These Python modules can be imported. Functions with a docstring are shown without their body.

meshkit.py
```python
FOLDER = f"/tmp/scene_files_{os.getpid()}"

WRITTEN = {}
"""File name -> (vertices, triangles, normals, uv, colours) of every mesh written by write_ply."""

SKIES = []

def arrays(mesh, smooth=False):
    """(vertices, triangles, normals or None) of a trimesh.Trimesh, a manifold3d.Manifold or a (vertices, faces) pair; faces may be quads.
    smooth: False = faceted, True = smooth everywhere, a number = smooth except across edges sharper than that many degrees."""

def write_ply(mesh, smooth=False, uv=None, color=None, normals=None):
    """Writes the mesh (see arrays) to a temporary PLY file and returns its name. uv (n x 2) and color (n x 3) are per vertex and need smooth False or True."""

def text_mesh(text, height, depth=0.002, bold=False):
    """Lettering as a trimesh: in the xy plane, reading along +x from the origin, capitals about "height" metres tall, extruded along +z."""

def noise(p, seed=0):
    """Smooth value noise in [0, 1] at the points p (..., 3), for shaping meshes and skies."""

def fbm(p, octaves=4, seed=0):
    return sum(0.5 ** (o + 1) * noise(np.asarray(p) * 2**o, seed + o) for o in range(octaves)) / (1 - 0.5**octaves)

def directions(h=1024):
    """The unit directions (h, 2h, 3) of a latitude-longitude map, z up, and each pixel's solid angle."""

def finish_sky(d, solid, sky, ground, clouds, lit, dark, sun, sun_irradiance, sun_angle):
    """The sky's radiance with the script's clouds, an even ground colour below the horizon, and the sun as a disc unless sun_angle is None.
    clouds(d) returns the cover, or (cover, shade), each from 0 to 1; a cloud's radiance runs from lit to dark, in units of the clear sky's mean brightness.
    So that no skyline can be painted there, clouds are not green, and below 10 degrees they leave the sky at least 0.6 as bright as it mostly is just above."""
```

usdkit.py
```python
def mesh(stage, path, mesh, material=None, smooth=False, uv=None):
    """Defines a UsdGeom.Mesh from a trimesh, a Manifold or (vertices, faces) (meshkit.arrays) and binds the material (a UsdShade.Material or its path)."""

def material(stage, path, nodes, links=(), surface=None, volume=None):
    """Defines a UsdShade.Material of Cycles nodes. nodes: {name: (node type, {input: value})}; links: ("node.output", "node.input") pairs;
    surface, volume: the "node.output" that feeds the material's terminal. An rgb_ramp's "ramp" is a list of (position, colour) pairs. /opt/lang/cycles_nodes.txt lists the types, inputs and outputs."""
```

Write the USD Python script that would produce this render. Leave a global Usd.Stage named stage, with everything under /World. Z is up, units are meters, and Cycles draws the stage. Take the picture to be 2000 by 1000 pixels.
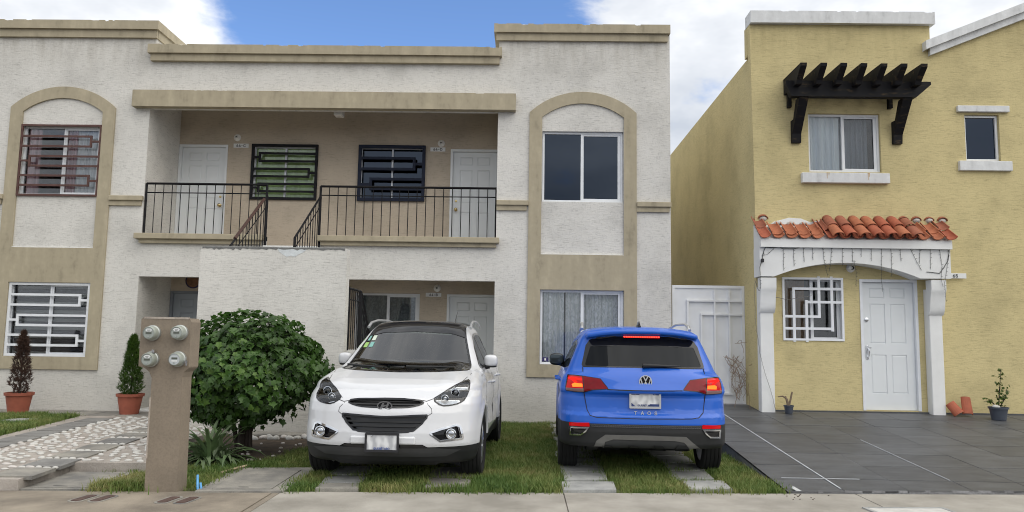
import math, random
import numpy as np
import trimesh, shapely, shapely.geometry as sg, shapely.affinity as sa
from shapely.ops import unary_union
import usdkit, meshkit
from pxr import Usd, UsdGeom, UsdLux, UsdShade, Gf, Sdf, Vt

stage = Usd.Stage.CreateInMemory()
UsdGeom.SetStageUpAxis(stage, 'Z'); UsdGeom.SetStageMetersPerUnit(stage, 1.0)
UsdGeom.Xform.Define(stage, '/World'); UsdGeom.Scope.Define(stage, '/World/Looks')
RNG = np.random.default_rng(7)

# ------------------------------------------------------------------ camera
PITCH, YAW, ROLL, EYE, FPX = 0.10593698, -0.01623489, 0.01538543, 1.47, 1500.0
fw = np.array([math.sin(YAW)*math.cos(PITCH), math.cos(YAW)*math.cos(PITCH), math.sin(PITCH)])
rt = np.array([math.cos(YAW), -math.sin(YAW), 0.0]); up = np.cross(rt, fw)
rt, up = math.cos(ROLL)*rt + math.sin(ROLL)*up, -math.sin(ROLL)*rt + math.cos(ROLL)*up
CAM = np.array([0, 0, EYE])
cam = UsdGeom.Camera.Define(stage, '/World/camera')
cam.AddTransformOp().Set(Gf.Matrix4d(*rt, 0, *up, 0, *(-fw), 0, *CAM, 1))
cam.CreateHorizontalApertureAttr(36.0); cam.CreateVerticalApertureAttr(18.0); cam.CreateFocalLengthAttr(36.0*FPX/2000)
cam.CreateClippingRangeAttr(Gf.Vec2f(0.05, 2000)); cam.CreateExposureAttr(EXPOSURE := 0.55)

# ------------------------------------------------------------------ sky and sun
SUN_EL, SUN_AZ = math.radians(55), math.radians(125)     # azimuth = atan2(x, y) of the direction to the sun (to the right, a little behind the viewer)
sun_dir = np.array([math.cos(SUN_EL)*math.sin(SUN_AZ), math.cos(SUN_EL)*math.cos(SUN_AZ), math.sin(SUN_EL)])
sun = UsdLux.DistantLight.Define(stage, '/World/sun')
sun.CreateNormalizeAttr(True); sun.CreateIntensityAttr(0.40); sun.CreateAngleAttr(85.0); sun.CreateColorAttr(Gf.Vec3f(1, .94, .84))
zax = sun_dir; xax = np.cross([0, 0, 1], zax); xax /= np.linalg.norm(xax); yax = np.cross(zax, xax)
sun.AddTransformOp().Set(Gf.Matrix4d(*xax, 0, *yax, 0, *zax, 0, 0, 0, 0, 1))
dome = UsdLux.DomeLight.Define(stage, '/World/sky')
BLUE = np.array([-0.154, 0.90, 0.407]); BLUE /= np.linalg.norm(BLUE)     # the gap of clear sky above the house
skym = usdkit.material(stage, '/World/Looks/sky', {
    'sky': ('sky_texture', {'sky_type': 'single_scattering', 'sun_disc': False, 'sun_elevation': SUN_EL, 'sun_rotation': SUN_AZ, 'altitude': 1800.0, 'aerosol_density': 0.8}),
    'tc': ('texture_coordinate', {}),
    'mp': ('mapping', {'scale': (1, 1, 2.0), 'location': (0.35, 0.1, 0.2)}),
    'n1': ('noise_texture', {'scale': 3.2, 'detail': 9.0, 'roughness': 0.58, 'distortion': 0.25}),
    'n2': ('noise_texture', {'scale': 5.0, 'detail': 6.0, 'roughness': 0.55}),
    'dt': ('vector_math', {'math_type': 'dot_product', 'vector2': tuple(BLUE)}),
    'gap': ('map_range', {'from_min': 0.962, 'from_max': 0.992, 'to_min': 0.21, 'to_max': -0.22, 'clamp': True}),
    'add': ('math', {'math_type': 'add'}),
    'cov': ('map_range', {'range_type': 'smoothstep', 'from_min': 0.44, 'from_max': 0.60, 'to_min': 0.0, 'to_max': 1.0, 'clamp': True}),
    'tone': ('rgb_ramp', {'ramp': [(0.28, (2.85, 3.1, 3.5)), (0.5, (4.05, 4.2, 4.45)), (0.70, (5.6, 5.65, 5.7))]}),
    'sc': ('vector_math', {'math_type': 'scale', 'scale': 1.0}),
    'mix': ('mix_color', {}), 'tint': ('vector_math', {'math_type': 'multiply', 'vector2': (.74, .86, 1.02)}),
    'bg': ('background_shader', {'strength': 0.15})},
    [('tc.generated', 'mp.vector'), ('mp.vector', 'n1.vector'), ('mp.vector', 'n2.vector'), ('tc.generated', 'dt.vector1'), ('dt.value', 'gap.value'),
     ('n1.fac', 'add.value1'), ('gap.result', 'add.value2'), ('add.value', 'cov.value'), ('n2.fac', 'tone.fac'),
     ('tone.color', 'sc.vector1'), ('sky.color', 'tint.vector1'), ('tint.vector', 'mix.a'), ('sc.vector', 'mix.b'), ('cov.result', 'mix.fac'), ('mix.result', 'bg.color')], surface='bg.background')
UsdShade.MaterialBindingAPI.Apply(dome.GetPrim()).Bind(skym)
for q, lab in ((dome, 'sky'),):
    q.GetPrim().SetCustomDataByKey('kind', 'structure'); q.GetPrim().SetCustomDataByKey('label', 'blue sky with large white clouds above the two houses'); q.GetPrim().SetCustomDataByKey('category', 'sky')

# ------------------------------------------------------------------ picture point -> place on a plane of the scene
def ray(px, py): return fw + rt*(px-1000)/FPX - up*(py-500)/FPX
def atY(px, py, y): d = ray(px, py); return CAM + d*y/d[1]
def atZ(px, py, z=0.0): d = ray(px, py); return CAM + d*(z-EYE)/d[2]
def XZ(px, py, y): p = atY(px, py, y); return p[0], p[2]
# ------------------------------------------------------------------ helpers: names, things, parts
USED, ORI = {}, {}
def numbered(parent, name):
    k = USED.get((parent, name), 0); USED[(parent, name)] = k+1
    return f'{parent}/{name}' if k == 0 else f'{parent}/{name}_{k:03d}'
def tag(prim, label=None, cat=None, group=None, kind=None):
    for k, v in (('label', label), ('category', cat), ('group', group), ('kind', kind)):
        if v: prim.SetCustomDataByKey(k, v)
def thing(name, label, cat, loc=(0, 0, 0), rotz=0, group=None, kind=None):
    p = numbered('/World', name); x = UsdGeom.Xform.Define(stage, p)
    x.AddTranslateOp().Set(Gf.Vec3d(*map(float, loc)))
    if rotz: x.AddRotateZOp().Set(rotz)
    tag(x.GetPrim(), label, cat, group, kind); ORI[p] = np.zeros(3) if rotz else np.asarray(loc, float)
    return p
def origin(p):
    return ORI.get('/'.join(p.split('/')[:3]), np.zeros(3))
def put(path, mesh, mat, smooth=False, normals=None, org=None):
    if normals is not None:
        v, f, n = np.asarray(mesh[0], float), np.asarray(mesh[1], int), np.asarray(normals)
    else: v, f, n = meshkit.arrays(mesh, smooth)
    v = v - (0 if org is None else org); used = np.unique(f)
    if len(used) < len(v):
        back = np.zeros(len(v), int); back[used] = np.arange(len(used)); v, f = v[used], back[f]; n = None if n is None else n[used]
    m = UsdGeom.Mesh.Define(stage, path)
    m.CreatePointsAttr(Vt.Vec3fArray.FromNumpy(v.astype(np.float32)))
    m.CreateFaceVertexCountsAttr(Vt.IntArray.FromNumpy(np.full(len(f), 3, np.int32)))
    m.CreateFaceVertexIndicesAttr(Vt.IntArray.FromNumpy(f.astype(np.int32).ravel())); m.CreateSubdivisionSchemeAttr('none')
    if n is not None:
        m.CreateNormalsAttr(Vt.Vec3fArray.FromNumpy(n.astype(np.float32))); m.SetNormalsInterpolation('vertex')
    UsdShade.MaterialBindingAPI.Apply(m.GetPrim()).Bind(mat)
    return m.GetPrim()
def part(parent, name, mesh, mat, smooth=False, label=None, kind=None, normals=None):
    p = numbered(parent, name); q = put(p, mesh, mat, smooth, normals, origin(parent)); tag(q, label, None, None, kind)
    return p
def solo(name, mesh, mat, label, cat, loc=(0, 0, 0), group=None, kind=None, smooth=False):
    """A thing that is one mesh."""
    p = numbered('/World', name); q = put(p, mesh, mat, smooth, None, np.asarray(loc, float))
    UsdGeom.Xformable(q).AddTranslateOp().Set(Gf.Vec3d(*map(float, loc))); tag(q, label, cat, group, kind)
    return p

# ------------------------------------------------------------------ helpers: shapes
def cat(*ms):
    ms = [m for m in ms if m is not None]; vs, fs, k = [], [], 0
    for m in ms:
        v, f = (np.asarray(m.vertices), np.asarray(m.faces)) if hasattr(m, 'vertices') else (np.asarray(m[0]), np.asarray(m[1]))
        vs.append(v); fs.append(f+k); k += len(v)
    return trimesh.Trimesh(np.vstack(vs), np.vstack(fs), process=False)
QF = np.array([[0, 3, 2, 1], [4, 5, 6, 7], [0, 1, 5, 4], [1, 2, 6, 5], [2, 3, 7, 6], [3, 0, 4, 7]])
TF = np.vstack([QF[:, [0, 1, 2]], QF[:, [0, 2, 3]]])
def hexa(p): return trimesh.Trimesh(np.asarray(p, float), TF.copy(), process=False)
def bx(x0, x1, y0, y1, z0, z1, b=0.0):
    x0, x1 = min(x0, x1), max(x0, x1); y0, y1 = min(y0, y1), max(y0, y1); z0, z1 = min(z0, z1), max(z0, z1)
    if not b: return hexa([(x0, y0, z0), (x1, y0, z0), (x1, y1, z0), (x0, y1, z0), (x0, y0, z1), (x1, y0, z1), (x1, y1, z1), (x0, y1, z1)])
    b = min(b, (x1-x0)/2.01, (y1-y0)/2.01, (z1-z0)/2.01); P = []
    for sx in (0, 1):
        for sy in (0, 1):
            for sz in (0, 1):
                c = (x1 if sx else x0, y1 if sy else y0, z1 if sz else z0); d = (-b if sx else b, -b if sy else b, -b if sz else b)
                for k in range(3): P.append(tuple(c[i]+(d[i] if i != k else 0) for i in range(3)))
    return trimesh.convex.convex_hull(np.array(P))
def ext(poly, y0, y1):
    """(x, z) outline pushed from y0 to y1."""
    out = []
    for g in getattr(poly, 'geoms', [poly]):
        if g.is_empty or g.area < 1e-7: continue
        m = trimesh.creation.extrude_polygon(g, y1-y0, engine='earcut'); v = np.array(m.vertices)
        out.append(trimesh.Trimesh(np.c_[v[:, 0], y0+v[:, 2], v[:, 1]], np.array(m.faces)[:, ::-1], process=False))
    return cat(*out)
def flat(poly, z0, z1):
    """(x, y) outline from z0 up to z1."""
    out = []
    for g in getattr(poly, 'geoms', [poly]):
        if g.is_empty or g.area < 1e-7 or g.geom_type != 'Polygon': continue
        m = trimesh.creation.extrude_polygon(g, z1-z0, engine='earcut'); m.apply_translation((0, 0, z0)); out.append(m)
    return cat(*out)
def rect(x0, x1, z0, z1): return sg.box(min(x0, x1), min(z0, z1), max(x0, x1), max(z0, z1))
def tube(pts, r, sides=6, cap=True):
    p = np.asarray(pts, float); n = len(p); r = np.broadcast_to(r, (n,))
    t = np.gradient(p, axis=0); t /= np.linalg.norm(t, axis=1, keepdims=True)+1e-12
    ref = np.array([0, 0, 1.0]) if abs(t[:, 2]).mean() < .9 else np.array([1.0, 0, 0])
    a = np.cross(t, ref); a /= np.linalg.norm(a, axis=1, keepdims=True)+1e-12; b = np.cross(t, a)
    g = np.arange(sides)*2*np.pi/sides
    v = (p[:, None]+r[:, None, None]*(np.cos(g)[None, :, None]*a[:, None]+np.sin(g)[None, :, None]*b[:, None])).reshape(-1, 3)
    F = []
    for i in range(n-1):
        for j in range(sides):
            q = (i*sides+j, i*sides+(j+1) % sides, (i+1)*sides+(j+1) % sides, (i+1)*sides+j); F += [(q[0], q[2], q[1]), (q[0], q[3], q[2])]
    if cap:
        for k, i in ((0, 0), (1, n-1)):
            c = len(v); v = np.vstack([v, p[i]])
            for j in range(sides):
                e = (i*sides+j, i*sides+(j+1) % sides); F.append((c, e[0], e[1]) if k == 0 else (c, e[1], e[0]))
    return trimesh.Trimesh(v, np.array(F), process=False)
def lathe(prof, seg=20, axis='z', at=(0, 0, 0)):
    """Profile of (radius, height) turned about the axis."""
    pr = np.asarray(prof, float); g = np.arange(seg)*2*np.pi/seg
    v = np.array([(r*math.cos(a), r*math.sin(a), h) for r, h in pr for a in g]); F = []
    for i in range(len(pr)-1):
        for j in range(seg):
            q = (i*seg+j, i*seg+(j+1) % seg, (i+1)*seg+(j+1) % seg, (i+1)*seg+j); F += [(q[0], q[1], q[2]), (q[0], q[2], q[3])]
    if axis == 'y': v = np.c_[v[:, 0], -v[:, 2], v[:, 1]]           # heights run towards the viewer (-y)
    if axis == 'x': v = np.c_[v[:, 2], v[:, 0], v[:, 1]]
    return trimesh.Trimesh(v+np.asarray(at), np.array(F), process=False)
def moved(m, d): m = m.copy(); m.apply_translation(d); return m
def turned(m, ang, axis, at=(0, 0, 0)):
    m = m.copy(); m.apply_transform(trimesh.transformations.rotation_matrix(ang, axis, at)); return m
def letters(text, h, x, y, z, bold=True, depth=.003, centre=True):
    m = meshkit.text_mesh(text, h, depth, bold); v = np.array(m.vertices)
    if centre: v[:, 0] -= (v[:, 0].min()+v[:, 0].max())/2
    return trimesh.Trimesh(np.c_[x+v[:, 0], y-v[:, 2], z+v[:, 1]], np.array(m.faces), process=False)

# ------------------------------------------------------------------ helpers: materials
LOOK = {}
def look(name, nodes, links, surface='p.BSDF'):
    LOOK[name] = usdkit.material(stage, '/World/Looks/'+name, nodes, links, surface=surface); return LOOK[name]
def plain(name, c, rough=.6, var=.12, scale=5.0, stretch=(1, 1, 1), bump=0.0, bscale=60.0, dist=.01, **kw):
    """A colour with grain: slow noise varies it, fast noise gives relief."""
    c = np.array(c)
    nodes = {'g': ('geometry', {}), 'm': ('mapping', {'scale': stretch}), 'n': ('noise_texture', {'scale': scale, 'detail': 6.0, 'roughness': .6}),
             'r': ('rgb_ramp', {'ramp': [(.28, tuple(c*(1-var))), (.72, tuple(np.minimum(c*(1+var), .95)))]}), 'p': ('principled_bsdf', {'roughness': rough, **kw})}
    links = [('g.position', 'm.vector'), ('m.vector', 'n.vector'), ('n.fac', 'r.fac'), ('r.color', 'p.base_color')]
    if bump:
        nodes['b'] = ('noise_texture', {'scale': bscale, 'detail': 4.0, 'roughness': .6}); nodes['bp'] = ('bump', {'strength': bump, 'distance': dist})
        links += [('m.vector', 'b.vector'), ('b.fac', 'bp.height'), ('bp.normal', 'p.normal')]
    return look(name, nodes, links)
def stucco(name, c, strokes=.75, zstain=(5.9, 6.9), stain=.28, dirt=(.45, .42, .36), lowdirt=.5):
    """Skip-trowelled stucco: fine level strokes in relief, hairline shadows, streaks of rain dirt under the copings, splash dirt at the foot."""
    c = np.array(c)
    return look(name, {
        'g': ('geometry', {}), 'm1': ('mapping', {'scale': (3.8, 3.8, 34)}), 'm2': ('mapping', {'scale': (30, 30, 9)}), 'm3': ('mapping', {'scale': (5, 5, .7)}),
        'n1': ('noise_texture', {'scale': 2.2, 'detail': 8.0, 'roughness': .68, 'distortion': .6}), 'n2': ('noise_texture', {'scale': 1.6, 'detail': 5.0, 'roughness': .7}),
        'n3': ('noise_texture', {'scale': 1.3, 'detail': 5.0, 'roughness': .6}), 'n4': ('noise_texture', {'scale': 1.1, 'detail': 6.0, 'roughness': .62}), 'n5': ('noise_texture', {'scale': 90.0, 'detail': 3.0}),
        'h': ('math', {'math_type': 'multiply_add', 'value2': .45}), 'h2': ('math', {'math_type': 'multiply_add', 'value2': .16}),
        'line': ('map_range', {'from_min': .35, 'from_max': .47, 'to_min': strokes, 'to_max': 1.0, 'clamp': True}),
        'line2': ('map_range', {'from_min': .34, 'from_max': .45, 'to_min': .5+strokes/2, 'to_max': 1.0, 'clamp': True}),
        'blot': ('rgb_ramp', {'ramp': [(.3, tuple(c*.80)), (.5, tuple(c*.98)), (.72, tuple(np.minimum(c*1.07, .9)))]}),
        'mu': ('math', {'math_type': 'multiply'}), 'gr': ('vector_math', {'math_type': 'scale'}),
        'xyz': ('separate_xyz', {}), 'zr': ('map_range', {'range_type': 'smoothstep', 'from_min': zstain[0], 'from_max': zstain[1], 'to_min': 0., 'to_max': 1., 'clamp': True}),
        'sk': ('map_range', {'from_min': .42, 'from_max': .66, 'to_min': .25, 'to_max': 1., 'clamp': True}), 'sm': ('math', {'math_type': 'multiply'}), 'ss': ('math', {'math_type': 'multiply', 'value2': stain}),
        'zl': ('map_range', {'range_type': 'smoothstep', 'from_min': 1.1, 'from_max': .05, 'to_min': 0., 'to_max': lowdirt, 'clamp': True}), 'lm': ('math', {'math_type': 'multiply'}), 'tot': ('math', {'math_type': 'maximum'}),
        'mx': ('mix_color', {'b': tuple(np.array(dirt)*c)}), 'bp': ('bump', {'strength': .5, 'distance': .010}), 'p': ('principled_bsdf', {'roughness': .92, 'specular_ior_level': .25})},
        [('g.position', 'm1.vector'), ('g.position', 'm2.vector'), ('g.position', 'm3.vector'), ('m1.vector', 'n1.vector'), ('m2.vector', 'n2.vector'), ('m3.vector', 'n3.vector'), ('g.position', 'n4.vector'), ('g.position', 'n5.vector'),
         ('n2.fac', 'h.value1'), ('n1.fac', 'h.value3'), ('n5.fac', 'h2.value1'), ('h.value', 'h2.value3'), ('h2.value', 'bp.height'), ('bp.normal', 'p.normal'),
         ('n1.fac', 'line.value'), ('n2.fac', 'line2.value'), ('line.result', 'mu.value1'), ('line2.result', 'mu.value2'), ('n4.fac', 'blot.fac'), ('blot.color', 'gr.vector1'), ('mu.value', 'gr.scale'),
         ('g.position', 'xyz.vector'), ('xyz.z', 'zr.value'), ('n3.fac', 'sk.value'), ('sk.result', 'sm.value1'), ('zr.result', 'sm.value2'), ('sm.value', 'ss.value1'),
         ('xyz.z', 'zl.value'), ('zl.result', 'lm.value1'), ('n4.fac', 'lm.value2'), ('ss.value', 'tot.value1'), ('lm.value', 'tot.value2'),
         ('gr.vector', 'mx.a'), ('tot.value', 'mx.fac'), ('mx.result', 'p.base_color')])
def pane_look(name, tint=(.8, .85, .85), ior=1.5, extra=0.0, refl=(1, 1, 1)):
    nodes = {'t': ('transparent_bsdf', {'color': tint}), 's': ('glossy_bsdf', {'roughness': .012, 'color': refl}), 'f': ('fresnel', {'IOR': ior}),
             'a': ('math', {'math_type': 'add', 'value2': extra, 'use_clamp': True}), 'p': ('mix_closure', {})}
    return look(name, nodes, [('f.fac', 'a.value1'), ('a.value', 'p.fac'), ('t.BSDF', 'p.closure1'), ('s.BSDF', 'p.closure2')], 'p.closure')

WHITE = stucco('white_stucco', (.675, .658, .615), .70, stain=.5)
CREAM = stucco('recess_stucco', (.53, .455, .36), .78, (90, 91), 0, lowdirt=.1)
YELLOW = stucco('yellow_stucco', (.60, .51, .27), .74, (5.6, 7.2), .35, lowdirt=.15)
def trim_look(name, c):
    """Painted trim with brush-wide bands and drips of dirt."""
    c = np.array(c)
    return look(name, {'g': ('geometry', {}), 'm': ('mapping', {'scale': (3.5, 3.5, .9)}), 'n': ('noise_texture', {'scale': 1.6, 'detail': 5., 'roughness': .6}), 'n2': ('noise_texture', {'scale': 11., 'detail': 6., 'roughness': .65}),
                       'a': ('math', {'math_type': 'multiply_add', 'value2': .5}), 'r': ('rgb_ramp', {'ramp': [(.5, tuple(c*.72)), (.68, tuple(c*.95)), (.8, tuple(c)), (.95, tuple(c*1.12))]}),
                       'b': ('bump', {'strength': .25, 'distance': .008}), 'p': ('principled_bsdf', {'roughness': .85, 'specular_ior_level': .3})},
                [('g.position', 'm.vector'), ('m.vector', 'n.vector'), ('g.position', 'n2.vector'), ('n2.fac', 'a.value1'), ('n.fac', 'a.value3'), ('a.value', 'r.fac'), ('r.color', 'p.base_color'), ('n2.fac', 'b.height'), ('b.normal', 'p.normal')])
BEIGE = trim_look('beige_trim', (.40, .35, .25))
WTRIM = trim_look('white_trim', (.66, .67, .67)); PORCH = plain('porch_white', (.74, .745, .73), .7, .07, 2.5, bump=.15, bscale=50)
PLASTER = plain('bare_plaster', (.72, .72, .70), .9, .1, 20, bump=.3, bscale=40)
DOORW = plain('door_paint', (.72, .745, .755), .38, .03, 3)
ALU = plain('aluminium_frame', (.72, .74, .76), .35, .05, 8)
BLACKM = plain('black_iron', (.010, .010, .012), .6, .3, 20, specular_ior_level=.2)
BROWNM = plain('brown_iron', (.085, .035, .026), .5, .35, 14)
BLUEM = plain('navy_iron', (.010, .015, .034), .55, .2, 14, specular_ior_level=.25)
WHITEM = plain('white_iron', (.74, .76, .79), .42, .05, 9)
GATEW = plain('gate_paint', (.73, .74, .745), .45, .06, 4)
BRASS = plain('brass', (.55, .42, .2), .25, .1, 30, metallic=1.0)
CHROME = plain('chrome', (.75, .76, .78), .12, .03, 30, metallic=1.0)
SIGNW = plain('sign_white', (.72, .73, .72), .4, .05, 20)
INK = plain('black_ink', (.015, .015, .018), .5, .1, 20)
PORC = plain('lamp_ceramic', (.76, .75, .71), .3, .1, 20)
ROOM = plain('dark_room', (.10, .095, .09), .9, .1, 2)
PANE = pane_look('clear_pane', (.96, .975, .98), 1.5, .0)
PANET = pane_look('tinted_pane', (.10, .125, .17), 1.7, .03, (.42, .51, .66))
PANED = pane_look('dim_pane', (.84, .87, .88), 1.5, .01)
def cloth(name, c, fold=18.0, var=.18, leaf=None):
    c = np.array(c)
    nodes = {'g': ('geometry', {}), 'm': ('mapping', {'scale': (fold, fold, .5)}), 'n': ('noise_texture', {'scale': 1., 'detail': 3.}), 'r': ('rgb_ramp', {'ramp': [(.3, tuple(c*(1-var))), (.7, tuple(np.minimum(c*(1+var), .9)))]}),
             'd': ('diffuse_bsdf', {}), 't': ('translucent_bsdf', {}), 'p': ('mix_closure', {'fac': .15})}
    links = [('g.position', 'm.vector'), ('m.vector', 'n.vector'), ('n.fac', 'r.fac'), ('d.BSDF', 'p.closure1'), ('t.BSDF', 'p.closure2')]
    src = 'r.color'
    if leaf:
        nodes['m2'] = ('mapping', {'scale': (1.6, 1, 1), 'rotation': (0, .6, 0)}); nodes['n2'] = ('noise_texture', {'scale': 5.5, 'detail': 2., 'distortion': 3., 'roughness': .5})
        nodes['r2'] = ('map_range', {'from_min': .47, 'from_max': .53, 'to_min': 0., 'to_max': .75, 'clamp': True}); nodes['mx'] = ('mix_color', {'b': leaf})
        links += [('g.position', 'm2.vector'), ('m2.vector', 'n2.vector'), ('n2.fac', 'r2.value'), ('r2.result', 'mx.fac'), ('r.color', 'mx.a')]; src = 'mx.result'
    links += [(src, 'd.color'), (src, 't.color')]
    return look(name, nodes, links, 'p.closure')
C_PINK = cloth('pink_curtain', (.50, .33, .36)); C_SHEER = cloth('sheer_curtain', (.76, .79, .84)); C_LEAF = cloth('leaf_curtain', (.84, .84, .80), 12, .15, (.60, .63, .60))
C_GREEN = cloth('green_curtain', (.46, .60, .26), 9, .15); C_BLUE = cloth('blue_sheer', (.72, .80, .90), 14, .2); C_GREY = cloth('grey_curtain', (.30, .31, .31), 10, .15, (.2, .21, .22))
C_DUSK = cloth('dusk_curtain', (.22, .25, .29), 10, .2); C_BROWN = cloth('brown_curtain', (.30, .17, .09), 10, .2); C_BLIND = cloth('blind_dark', (.10, .10, .11), 3, .1); C_BLIND2 = cloth('blind_pale', (.34, .34, .33), 3, .1)
# ================================================================== the white house (64)
FY, BY, GY = 13.40, 14.65, 12.75           # white front wall, its recessed wall, yellow front wall
RX, LX, HW, HI = 1.012, -8.352, .952, .727  # centres and half widths of the two arched frames
def arch(cx, hw, z0, zs, za, n=28):
    s = za-zs; R = (hw*hw+s*s)/(2*s); a = math.asin(hw/R); zc = za-R
    return sg.Polygon([(cx-hw, z0)]+[(cx+R*math.sin(t), zc+R*math.cos(t)) for t in np.linspace(-a, a, n)]+[(cx+hw, z0)])
def ragged(x0, x1, z0, z1, seed, n=9, deep=.03, top=True, side=None):
    """A board outline whose top edge has lost small flakes."""
    r = random.Random(seed); P = rect(x0, x1, z0, z1)
    for _ in range(n):
        x = r.uniform(x0+.1, x1-.1); w = r.uniform(.02, .10); d = r.uniform(.006, deep); z = z1 if top else z0; s = -1 if top else 1
        P = P.difference(sg.Polygon([(x-w, z-s*.02), (x-w*.8, z+s*d*.5), (x-w*.2, z+s*d), (x+w*.3, z+s*d*.7), (x+w*.9, z+s*d*.8), (x+w, z-s*.02)]).buffer(0))
    return P
white_house = thing('white_house', 'white stucco two-storey apartment house with beige arches, balconies and flat roof', 'house', (-3.67, FY, 0))
H = white_house
UP = rect(-6.79, -.505, 3.19, 5.53); LO = rect(-6.79, -.512, -.3, 2.447); GAP = rect(-4.60, -3.63, 2.93, 3.3)
W1 = [rect(c-HI+.008, c+HI-.008, 3.87, 5.145) for c in (RX, LX)]; W0 = [rect(c-.728, c+.728, 1.02, 2.312) for c in (RX, LX)]
front = unary_union([rect(-9.9, -6.75, -.3, 7.0), rect(-6.76, -.50, -.3, 6.58), rect(-.51, 2.565, -.3, 7.0)])
front = front.difference(unary_union([UP, LO, GAP]+W1+W0))
part(H, 'front_wall', ext(front, FY, FY+.15), WHITE)
# recess: back wall, side walls, floor, ceiling
doorC, doorD, doorA, doorB = (-6.785, -5.83, 2.99, 5.14), (-1.46, -.51, 2.97, 5.105), (-6.785, -5.83, .12, 2.265), (-1.465, -.515, .12, 2.275)
winC, winD, winA, winB = (-5.33, -4.07, 4.08, 5.138), (-3.235, -1.97, 4.08, 5.142), (-5.35, -4.12, 1.2, 2.28), (-3.225, -1.985, 1.2, 2.28)
back = rect(-6.79, -.505, -.1, 6.0)
for q in (doorC, doorD, doorA, doorB, winC, winD, winA, winB): back = back.difference(rect(q[0], q[1], q[2], q[3]))
part(H, 'recess_wall', ext(back, BY, BY+.13), CREAM)
part(H, 'recess_side_wall', bx(-6.94, -6.79, FY+.15, BY+.13, -.1, 6.0), WHITE); part(H, 'recess_side_wall', bx(-.505, -.355, FY+.15, BY+.13, -.1, 6.0), WHITE)
part(H, 'balcony_floor', bx(-6.79, -.505, FY+.15, BY, 2.62, 2.99), CREAM)
part(H, 'balcony_ceiling', bx(-6.79, -.505, FY+.15, BY, 5.95, 6.05), WHITE)
part(H, 'ceiling_beam', bx(-3.50, -3.34, FY+.15, FY+.32, 5.44, 5.95, .01), WHITE)
part(H, 'entrance_floor', bx(-6.79, -.512, FY+.01, BY, -.1, .12), PLASTER)
part(H, 'side_wall', bx(2.415, 2.565, FY+.15, 22, -.3, 6.95), WHITE); part(H, 'side_wall', bx(-9.9, -9.75, FY+.15, 22, -.3, 6.95), WHITE)
part(H, 'rear_wall', bx(-9.75, 2.415, 21.85, 22, -.3, 6.4), WHITE)
part(H, 'roof', bx(-9.75, 2.415, FY+.15, 21.85, 6.15, 6.3), PLASTER)
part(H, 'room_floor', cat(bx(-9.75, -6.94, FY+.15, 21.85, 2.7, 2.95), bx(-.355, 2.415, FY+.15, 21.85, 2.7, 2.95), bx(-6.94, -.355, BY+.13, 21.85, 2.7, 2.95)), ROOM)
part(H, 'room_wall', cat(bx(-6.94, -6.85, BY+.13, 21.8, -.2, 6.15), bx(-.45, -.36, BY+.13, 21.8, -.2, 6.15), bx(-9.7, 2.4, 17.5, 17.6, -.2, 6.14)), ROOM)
part(H, 'parapet', bx(-6.84, -6.752, FY+.15, 16.5, 6.3, 6.93), WHITE); part(H, 'parapet', bx(-.508, -.40, FY+.15, 16.5, 6.3, 6.935), WHITE)
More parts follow.
